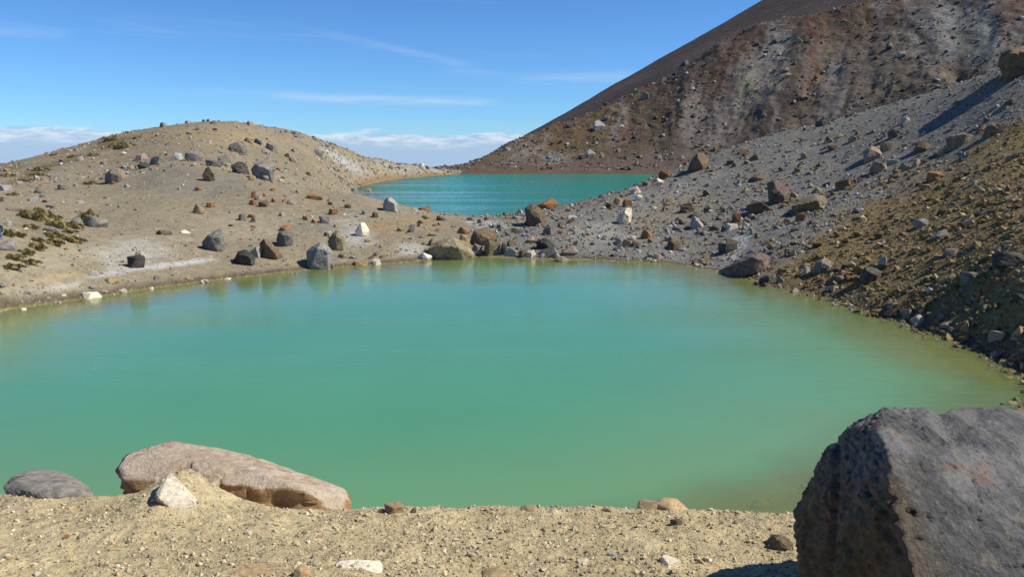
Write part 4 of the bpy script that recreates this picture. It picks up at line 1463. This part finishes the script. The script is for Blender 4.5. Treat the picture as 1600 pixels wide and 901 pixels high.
M_PEB = pebble_mat()
PEB = bpy.data.collections.new('pebble_shapes')
for i, st in enumerate(['block', 'jag', 'slab', 'block', 'slab', 'jag', 'block', 'block']):
    v, f = make_shard(2000 + i, 11 + i % 4)
    me = tri_mesh('pebble_shape', v, f)
    me.materials.append(M_PEB)
    PEB.objects.link(bpy.data.objects.new('pebble_shape', me))


def gravel_group():
    ng = bpy.data.node_groups.new('gravel', 'GeometryNodeTree')
    ng.interface.new_socket('Geometry', in_out='INPUT', socket_type='NodeSocketGeometry')
    ng.interface.new_socket('Geometry', in_out='OUTPUT', socket_type='NodeSocketGeometry')
    N, L = ng.nodes, ng.links
    gi, go = N.new('NodeGroupInput'), N.new('NodeGroupOutput')
    ci = N.new('GeometryNodeCollectionInfo')
    ci.inputs['Collection'].default_value = PEB
    ci.inputs['Separate Children'].default_value = True
    ci.inputs['Reset Children'].default_value = True
    ip = N.new('GeometryNodeInstanceOnPoints')
    ip.inputs['Pick Instance'].default_value = True

    def attr(name, kind):
        a = N.new('GeometryNodeInputNamedAttribute')
        a.data_type = kind
        a.inputs['Name'].default_value = name
        return a.outputs['Attribute']
    er = N.new('FunctionNodeEulerToRotation')
    L.new(attr('turn', 'FLOAT_VECTOR'), er.inputs[0])
    L.new(gi.outputs[0], ip.inputs['Points'])
    L.new(ci.outputs[0], ip.inputs['Instance'])
    L.new(attr('shape', 'INT'), ip.inputs['Instance Index'])
    L.new(er.outputs[0], ip.inputs['Rotation'])
    L.new(attr('size', 'FLOAT_VECTOR'), ip.inputs['Scale'])
    L.new(ip.outputs[0], go.inputs[0])
    return ng


GRAVEL = gravel_group()


def gravel(label, n, az_lim, r_lim, size, palette, mask, seed, f=None, power=2.2):
    g = np.random.default_rng(seed)
    a = g.uniform(az_lim[0], az_lim[1], n)
    r = np.exp(g.uniform(math.log(r_lim[0]), math.log(r_lim[1]), n))
    x, y = r * np.sin(a), r * np.cos(a)
    if f is None:
        z, d1, d2 = ground_z(x, y)
        d = np.minimum(d1, d2)
    else:
        z = f(x, y)
        d = np.full(n, 9.0)
    px, py = to_pixel(x, y, z)
    clump = .5 + .5 * np.clip(fbm2(x, y, 60.0 / r_lim[1], 3, seed) * 2.2, -1, 1)
    ok = g.random(n) < mask(px, py, d, r, clump, z)
    x, y, z, r = x[ok], y[ok], z[ok], r[ok]
    k = len(x)
    s = size[0] * (1 - g.random(k) * (1 - (size[0] / size[1]) ** power)) ** (-1 / power)
    sz = np.stack([s * g.uniform(.75, 1.2, k), s * g.uniform(.65, 1, k), s * g.uniform(.45, .8, k)], 1) / 2
    pal = np.array(palette)
    c = pal[g.integers(0, len(pal), k)] * g.uniform(.7, 1.25, (k, 1))
    me = bpy.data.meshes.new('gravel')
    me.vertices.add(k)
    me.vertices.foreach_set('co', np.stack([x, y, z + sz[:, 2] * .35], 1).astype(np.float32).ravel())
    at = me.attributes.new('size', 'FLOAT_VECTOR', 'POINT')
    at.data.foreach_set('vector', sz.astype(np.float32).ravel())
    at = me.attributes.new('turn', 'FLOAT_VECTOR', 'POINT')
    at.data.foreach_set('vector', np.stack([g.normal(0, .35, k), g.normal(0, .35, k), g.uniform(0, 6.28, k)], 1).astype(np.float32).ravel())
    at = me.attributes.new('shape', 'INT', 'POINT')
    at.data.foreach_set('value', g.integers(0, 8, k).astype(np.int32))
    at = me.attributes.new('tint', 'FLOAT_COLOR', 'POINT')
    at.data.foreach_set('color', np.concatenate([c, np.ones((k, 1))], 1).astype(np.float32).ravel())
    o = add_obj('gravel', me, M_PEB, label=label, category='gravel', kind='stuff')
    md = o.modifiers.new('gravel', 'NODES')
    md.node_group = GRAVEL


FG = [(.50, .405, .235), (.46, .37, .22), (.58, .50, .34), (.40, .32, .19), (.36, .30, .20), (.54, .48, .36), (.31, .27, .20)]
LT = [(.34, .27, .17), (.40, .34, .23), (.26, .22, .16), (.19, .18, .16), (.50, .46, .37), (.30, .18, .10)]
GR = [(.26, .255, .24), (.20, .195, .18), (.34, .33, .31), (.15, .14, .13), (.42, .41, .39), (.27, .22, .14)]
SR = [(.235, .17, .085), (.19, .138, .068), (.145, .107, .055), (.29, .22, .12), (.21, .19, .16), (.36, .29, .17), (.12, .09, .045), (.27, .16, .065)]
MT = [(.12, .105, .09), (.17, .15, .13), (.24, .23, .22), (.09, .078, .065), (.33, .32, .31), (.15, .10, .07)]
scr_line = lambda px: np.interp(px, [1100, 1200, 1300, 1400, 1500, 1600, 1900], [470, 425, 345, 285, 240, 175, 60])


def m_scree(px, py, d, r, cl, z):
    return sstep(-40, 25, py - scr_line(px) + 60 * (cl - .5)) * sstep(1120, 1220, px) * (d > -.7) * (.55 + .45 * cl)


gravel('fine tan gravel covering the near bank', 330000, (-1.15, 1.15), (2.6, 7.0), (.005, .040), FG,
       lambda px, py, d, r, cl, z: (.14 + .72 * cl) * (d > 0), 1, power=2.0)
gravel('coarse brown scree of broken stones on the right-hand slope', 90000, (.12, .95), (15, 80), (.07, .55), SR, m_scree, 2, power=2.3)
gravel('loose rubble lying in swarms on the grey slope and the saddle', 5200, (-.16, .72), (41, 79), (.2, .62), GR + SR[:6] + [(.10, .09, .08)] * 2,
       lambda px, py, d, r, cl, z: (.08 + .92 * cl ** 2) * (d > .2) * sstep(30, -20, py - scr_line(px)) * sstep(560, 900, px), 9, power=2.6)
gravel('scattered grit over the grey ash slope', 70000, (-.05, .75), (36, 80), (.05, .32), GR,
       lambda px, py, d, r, cl, z: (.3 + .7 * cl ** 2) * (d > .05) * sstep(30, -20, py - scr_line(px)) * sstep(620, 860, px), 3, power=2.2)
gravel('scattered grit over the tan slope on the left', 46000, (-.95, .08), (28, 80), (.045, .28), LT,
       lambda px, py, d, r, cl, z: (.12 + .88 * cl ** 2) * (d > .05) * sstep(860, 640, px), 4, power=2.5)
gravel('pebbles along the water line of the near lake', 26000, (-.75, .8), (14, 50), (.05, .28), LT + GR + SR,
       lambda px, py, d, r, cl, z: (d > -.9) * sstep(1.6, .2, d) * (.3 + .7 * cl) * (r > 14), 5, power=2.4)
gravel('stony litter on the rounded hill and the low far rim', 26000, (-.8, .0), (76, 232), (.12, .75), LT + GR,
       lambda px, py, d, r, cl, z: (.15 + .85 * cl ** 2) * (d > .1), 6, power=2.3)
def fans(px, py):
    """smooth cinder fans with hardly a stone on them"""
    out = np.ones_like(px)
    for cx, cy, rx, ry, rot in ((1196, 188, 24, 62, 48), (1170, 225, 38, 13, -30), (1292, 172, 22, 55, 42)):
        c, s_ = math.cos(math.radians(rot)), math.sin(math.radians(rot))
        u, v = ((px - cx) * c + (py - cy) * s_) / rx, (-(px - cx) * s_ + (py - cy) * c) / ry
        out *= sstep(.7, 1.15, np.sqrt(u * u + v * v))
    return .06 + .94 * out


gravel('grey rubble on the low ground left of the far lake', 12000, (-.24, -.03), (118, 232), (.2, 1.1), GR + LT[:3],
       lambda px, py, d, r, cl, z: (.2 + .8 * cl ** 2) * (d > .2), 8, power=2.2)
gravel('rubble strewn over the flank of the far mountain', 30000, (-.09, .8), (206, 330), (.32, 1.9), MT,
       lambda px, py, d, r, cl, z: (.12 + .88 * cl ** 2) * (z > .8) * fans(px, py), 7, f=mount_z, power=2.3)


# ------------------------------------------------------------------ low alpine shrubs
def leaf_mat(name, a, b):
    m = bpy.data.materials.new(name)
    m.use_nodes = True
    N = NT(m.node_tree)
    n = N.noise(N.n('ShaderNodeTexCoord').outputs['Object'], 3.0, 4.0, .7)
    rnd = N.n('ShaderNodeNewGeometry').outputs['Random Per Island']
    c = N.mix(N.math('MULTIPLY_ADD', rnd, .5, N.math('MULTIPLY', n, .5)), a, b)
    b_ = N.n('ShaderNodeBsdfPrincipled', {'Base Color': c, 'Roughness': .8, 'Specular IOR Level': .2})
    N.n('ShaderNodeOutputMaterial', {'Surface': b_.outputs[0]})
    return m


M_LEAF = [leaf_mat('olive_foliage', Q(.12, .10, .036), Q(.27, .22, .09)), leaf_mat('brown_foliage', Q(.14, .10, .042), Q(.28, .21, .10))]
M_TWIG = rock_mat('twig', Q(.10, .075, .05), Q(.13, .10, .07), Q(.08, .06, .04), .3)


def shrub(label, px, py, w, h, seed, tone=0, rot=0.0):
    hit, r = hit_ground(px, py - .1 * h)
    m = (hit[1] * cP - (hit[2] - EYE) * sP) / F
    a, c, b = w * m / 2 * 1.12, h * m * .78, w * m / 2 * .6
    g = np.random.default_rng(seed)
    root = bpy.data.objects.new('shrub', None)
    COL.objects.link(root)
    root.location = (hit[0], hit[1] + b * .5, hit[2] - .03)
    root.rotation_euler = (0, 0, rot)
    root['label'], root['category'], root['group'] = label, 'shrub', 'low alpine shrubs'
    n = int(np.clip(w * 80, 700, 3200))
    th = g.uniform(0, 6.283, n)
    rad = np.sqrt(g.random(n))
    lump = 1 + .45 * np.sin(th * 3 + seed) * .5 + .3 * np.sin(th * 5 + seed * 2.3)
    ux, uy = rad * np.cos(th) * lump, rad * np.sin(th) * lump
    bump = .72 + .42 * np.sin(ux * 5 + seed) * np.cos(uy * 4 + seed * 1.7)
    hz = np.sqrt(np.clip(1 - rad ** 2.4, 0, 1)) * bump
    p = np.stack([ux * a, uy * b, hz * c * g.uniform(.55, 1, n)], 1)
    out = np.stack([ux * .9, uy * .9, .55 + hz], 1) + g.normal(0, .45, (n, 3))
    out /= np.linalg.norm(out, axis=1)[:, None]
    side = np.cross(out, g.normal(size=(n, 3)))
    side /= np.linalg.norm(side, axis=1)[:, None]
    ln = g.uniform(.035, .085, n)[:, None] * (.6 + .35 * a)
    wd = ln * .34
    v = np.concatenate([p - side * wd, p + side * wd, p + out * ln + side * wd * .6, p + out * ln - side * wd * .6], 0)
    i = np.arange(n)
    f = np.concatenate([np.stack([i, i + n, i + 2 * n], 1), np.stack([i, i + 2 * n, i + 3 * n], 1)], 0)
    me = tri_mesh('foliage', v, f)
    add_obj('foliage', me, M_LEAF[tone], root)
    # woody cushion that carries the leaves
    d, fi = ico(3)
    vv = d * np.array([a * .92, b * .92, c * .80]) * (1 + .22 * fbm(d * 2.2 + seed, 3, seed))[:, None]
    add_obj('woody_cushion', tri_mesh('woody_cushion', vv, fi), M_LEAF[tone], root)


SHRUBS = [
    (50, 345, 46, 24, 0, 'largest olive shrub, upper left of the patch at the left edge'), (66, 341, 24, 18, 0, 'olive shrub growing into the right side of the largest one'),
    (44, 357, 24, 8, 1, 'flat brownish shrub under the largest one'), (88, 357, 32, 18, 0, 'olive shrub in the middle of the patch, left of the grey stone'),
    (86, 342, 16, 8, 0, 'small olive shrub tip above the middle of the patch'), (137, 346, 28, 22, 0, 'tall bright olive shrub behind the half-buried grey boulder'),
    (116, 358, 22, 11, 1, 'brownish shrub in front of the grey stone in the patch'), (80, 371, 28, 11, 0, 'olive shrub around the rounded grey stone'),
    (105, 364, 22, 6, 1, 'thin flat brownish shrub right of the rounded grey stone'), (109, 379, 32, 12, 0, 'dark olive mat shrub at the right end of the long strip'),
    (78, 382, 32, 10, 1, 'brownish mat shrub in the middle of the long strip'), (54, 389, 30, 11, 1, 'brownish mat shrub left of the middle of the long strip'),
    (38, 397, 26, 9, 0, 'olive mat shrub at the lower part of the long strip'), (16, 404, 30, 8, 0, 'olive mat shrub at the lower left end of the long strip'),
    (42, 412, 26, 8, 0, 'mat shrub at the right end of the lowest strip'), (14, 418, 34, 7, 0, 'mat shrub of the lowest strip at the left edge'),
    (13, 371, 16, 16, 0, 'olive shrub right beside the seated person'), (27, 370, 20, 9, 1, 'low brownish shrub second from the seated person'),
    (55, 377, 20, 7, 1, 'small faint brownish shrub left above the long strip'),
    (173, 221, 26, 12, 0, 'dark shrub standing on the skyline of the left hill'), (193, 233, 32, 13, 0, 'wide shrub just below the skyline shrub on the hill'),
    (214, 217, 14, 5, 0, 'narrow shrub on the skyline right of the dark one'), (176, 230, 16, 8, 1, 'brownish shrub left of the wide one on the hill'),
    (62, 268, 24, 10, 0, 'olive shrub on the far left hillside'), (58, 275, 18, 7, 0, 'smaller olive shrub under the one on the far left hillside'),
    (38, 284, 26, 5, 0, 'flat mat shrub lower on the far left hillside'), (140, 289, 20, 8, 1, 'low brownish shrub left of the dark faceted boulder'),
    (115, 246, 22, 5, 0, 'mat shrub high on the left hillside near the skyline'), (85, 243, 16, 4, 0, 'thin mat shrub on the left hillside skyline'),
    (10, 277, 20, 7, 1, 'reddish brown mat shrub near the left edge on the hillside'), (146, 244, 20, 5, 1, 'brownish mat shrub right of the high one on the hillside'),
    (20, 306, 20, 6, 0, 'olive mat shrub under the grey flat boulder at the left edge'),
]
for i, (px, py, w, h, tone, lab) in enumerate(SHRUBS):
    shrub(lab, px, py, w, h, 300 + i, tone, -.2)


# ------------------------------------------------------------------ the person sitting at the left edge
def plain(name, c, rough=.85):
    m = bpy.data.materials.new(name)
    m.use_nodes = True
    N = NT(m.node_tree)
    n = N.noise(N.n('ShaderNodeTexCoord').outputs['Object'], 24.0, 3.0, .6)
    v = N.math('MULTIPLY_ADD', n, .5, .75)
    cc = N.mix(1.0, c, N.n('ShaderNodeCombineColor', {0: v, 1: v, 2: v}).outputs[0], 'MULTIPLY')
    b = N.n('ShaderNodeBsdfPrincipled', {'Base Color': cc, 'Roughness': rough})
    N.n('ShaderNodeOutputMaterial', {'Surface': b.outputs[0]})
    return m


def skin_mesh(name, verts, edges, radii, mat, parent, root=0, sub=2):
    me = bpy.data.meshes.new(name)
    me.from_pydata(verts, edges, [])
    o = bpy.data.objects.new(name, me)
    COL.objects.link(o)
    md = o.modifiers.new('skin', 'SKIN')
    md.use_smooth_shade = True
    for k, rr in enumerate(radii):
        sv = me.skin_vertices[0].data[k]
        sv.radius = rr if isinstance(rr, tuple) else (rr, rr)
        sv.use_root = k == root
    s = o.modifiers.new('sub', 'SUBSURF')
    s.levels = s.render_levels = sub
    dg = bpy.context.evaluated_depsgraph_get()
    dg.update()
    me2 = bpy.data.meshes.new_from_object(o.evaluated_get(dg))
    me2.materials.clear()
    me2.materials.append(mat)
    bpy.data.objects.remove(o)
    o2 = bpy.data.objects.new(name, me2)
    COL.objects.link(o2)
    o2.parent = parent
    return o2


def build_person():
    hit, r = hit_ground(-5, 373)
    root = bpy.data.objects.new('person', None)
    COL.objects.link(root)
    root.location = hit
    root.rotation_euler = (0, 0, math.radians(-62))
    root['label'], root['category'] = 'person in dark top and blue jeans sitting on the slope, cut by the left edge', 'person'
    # sits facing +x, knees drawn up, trunk leaning forward
    pel, spine, chest, neck, head = (-.08, 0, .13), (-.06, 0, .32), (.0, 0, .50), (.06, 0, .62), (.11, 0, .72)
    V = [pel, spine, chest, neck, head, (.125, 0, .80)]
    E = [(0, 1), (1, 2), (2, 3), (3, 4), (4, 5)]
    Rr = [(.13, .16), (.11, .14), (.12, .17), .052, (.085, .075), (.07, .065)]
    for s in (-1, 1):
        b = len(V)
        V += [(.0, .10 * s, .13), (.34, .13 * s, .46), (.50, .12 * s, .08), (.58, .12 * s, .04), (.68, .13 * s, .035)]
        Rr += [.09, .066, .045, .045, .03]
        E += [(0, b), (b, b + 1), (b + 1, b + 2), (b + 2, b + 3), (b + 3, b + 4)]
        b = len(V)
        V += [(.02, .19 * s, .52), (.17, .24 * s, .33), (.36, .15 * s, .43), (.42, .11 * s, .45)]
        Rr += [.058, .044, .033, .03]
        E += [(2, b), (b, b + 1), (b + 1, b + 2), (b + 2, b + 3)]
        for k in range(4):
            f = len(V)
            y = .11 * s + (k - 1.5) * .018 * s
            V += [(.47, y, .455), (.50, y, .43)]
            Rr += [.009, .008]
            E += [(b + 3, f), (f, f + 1)]
        f = len(V)
        V += [(.43, .11 * s - .045 * s, .45), (.455, .11 * s - .055 * s, .43)]
        Rr += [.010, .008]
        E += [(b + 3, f), (f, f + 1)]
    skin = plain('skin', Q(.42, .25, .17), .6)
    body = skin_mesh('body', V, E, Rr, skin, root)
    dark, jeans, hairm, shoe = plain('black_cloth', Q(.018, .018, .024)), plain('blue_denim', Q(.06, .13, .24)), plain('dark_hair', Q(.03, .02, .015)), plain('grey_shoe', Q(.10, .10, .10))
    JV = [(-.085, 0, .15), spine, chest, (.045, 0, .585)]
    JE = [(0, 1), (1, 2), (2, 3)]
    JR = [(.15, .18), (.135, .165), (.145, .195), .085]
    for s in (-1, 1):
        b = len(JV)
        JV += [(.02, .19 * s, .52), (.17, .24 * s, .33), (.34, .155 * s, .42)]
        JR += [.075, .06, .05]
        JE += [(2, b), (b, b + 1), (b + 1, b + 2)]
    skin_mesh('jacket', JV, JE, JR, dark, root)
    TV, TE, TR = [(-.08, 0, .12)], [], [(.14, .17)]
    for s in (-1, 1):
        b = len(TV)
        TV += [(.0, .10 * s, .13), (.34, .13 * s, .46), (.495, .12 * s, .10)]
        TR += [.105, .085, .066]
        TE += [(0, b), (b, b + 1), (b + 1, b + 2)]
    skin_mesh('jeans', TV, TE, TR, jeans, root)
    skin_mesh('hair', [(.06, 0, .70), (.085, 0, .80), (.12, 0, .85)], [(0, 1), (1, 2)], [(.075, .075), (.085, .085), (.06, .07)], hairm, root)
    for s in (-1, 1):
        skin_mesh('shoe', [(.49, .12 * s, .05), (.58, .12 * s, .05), (.70, .13 * s, .035)], [(0, 1), (1, 2)], [.055, .056, .04], shoe, root, sub=1)


build_person()
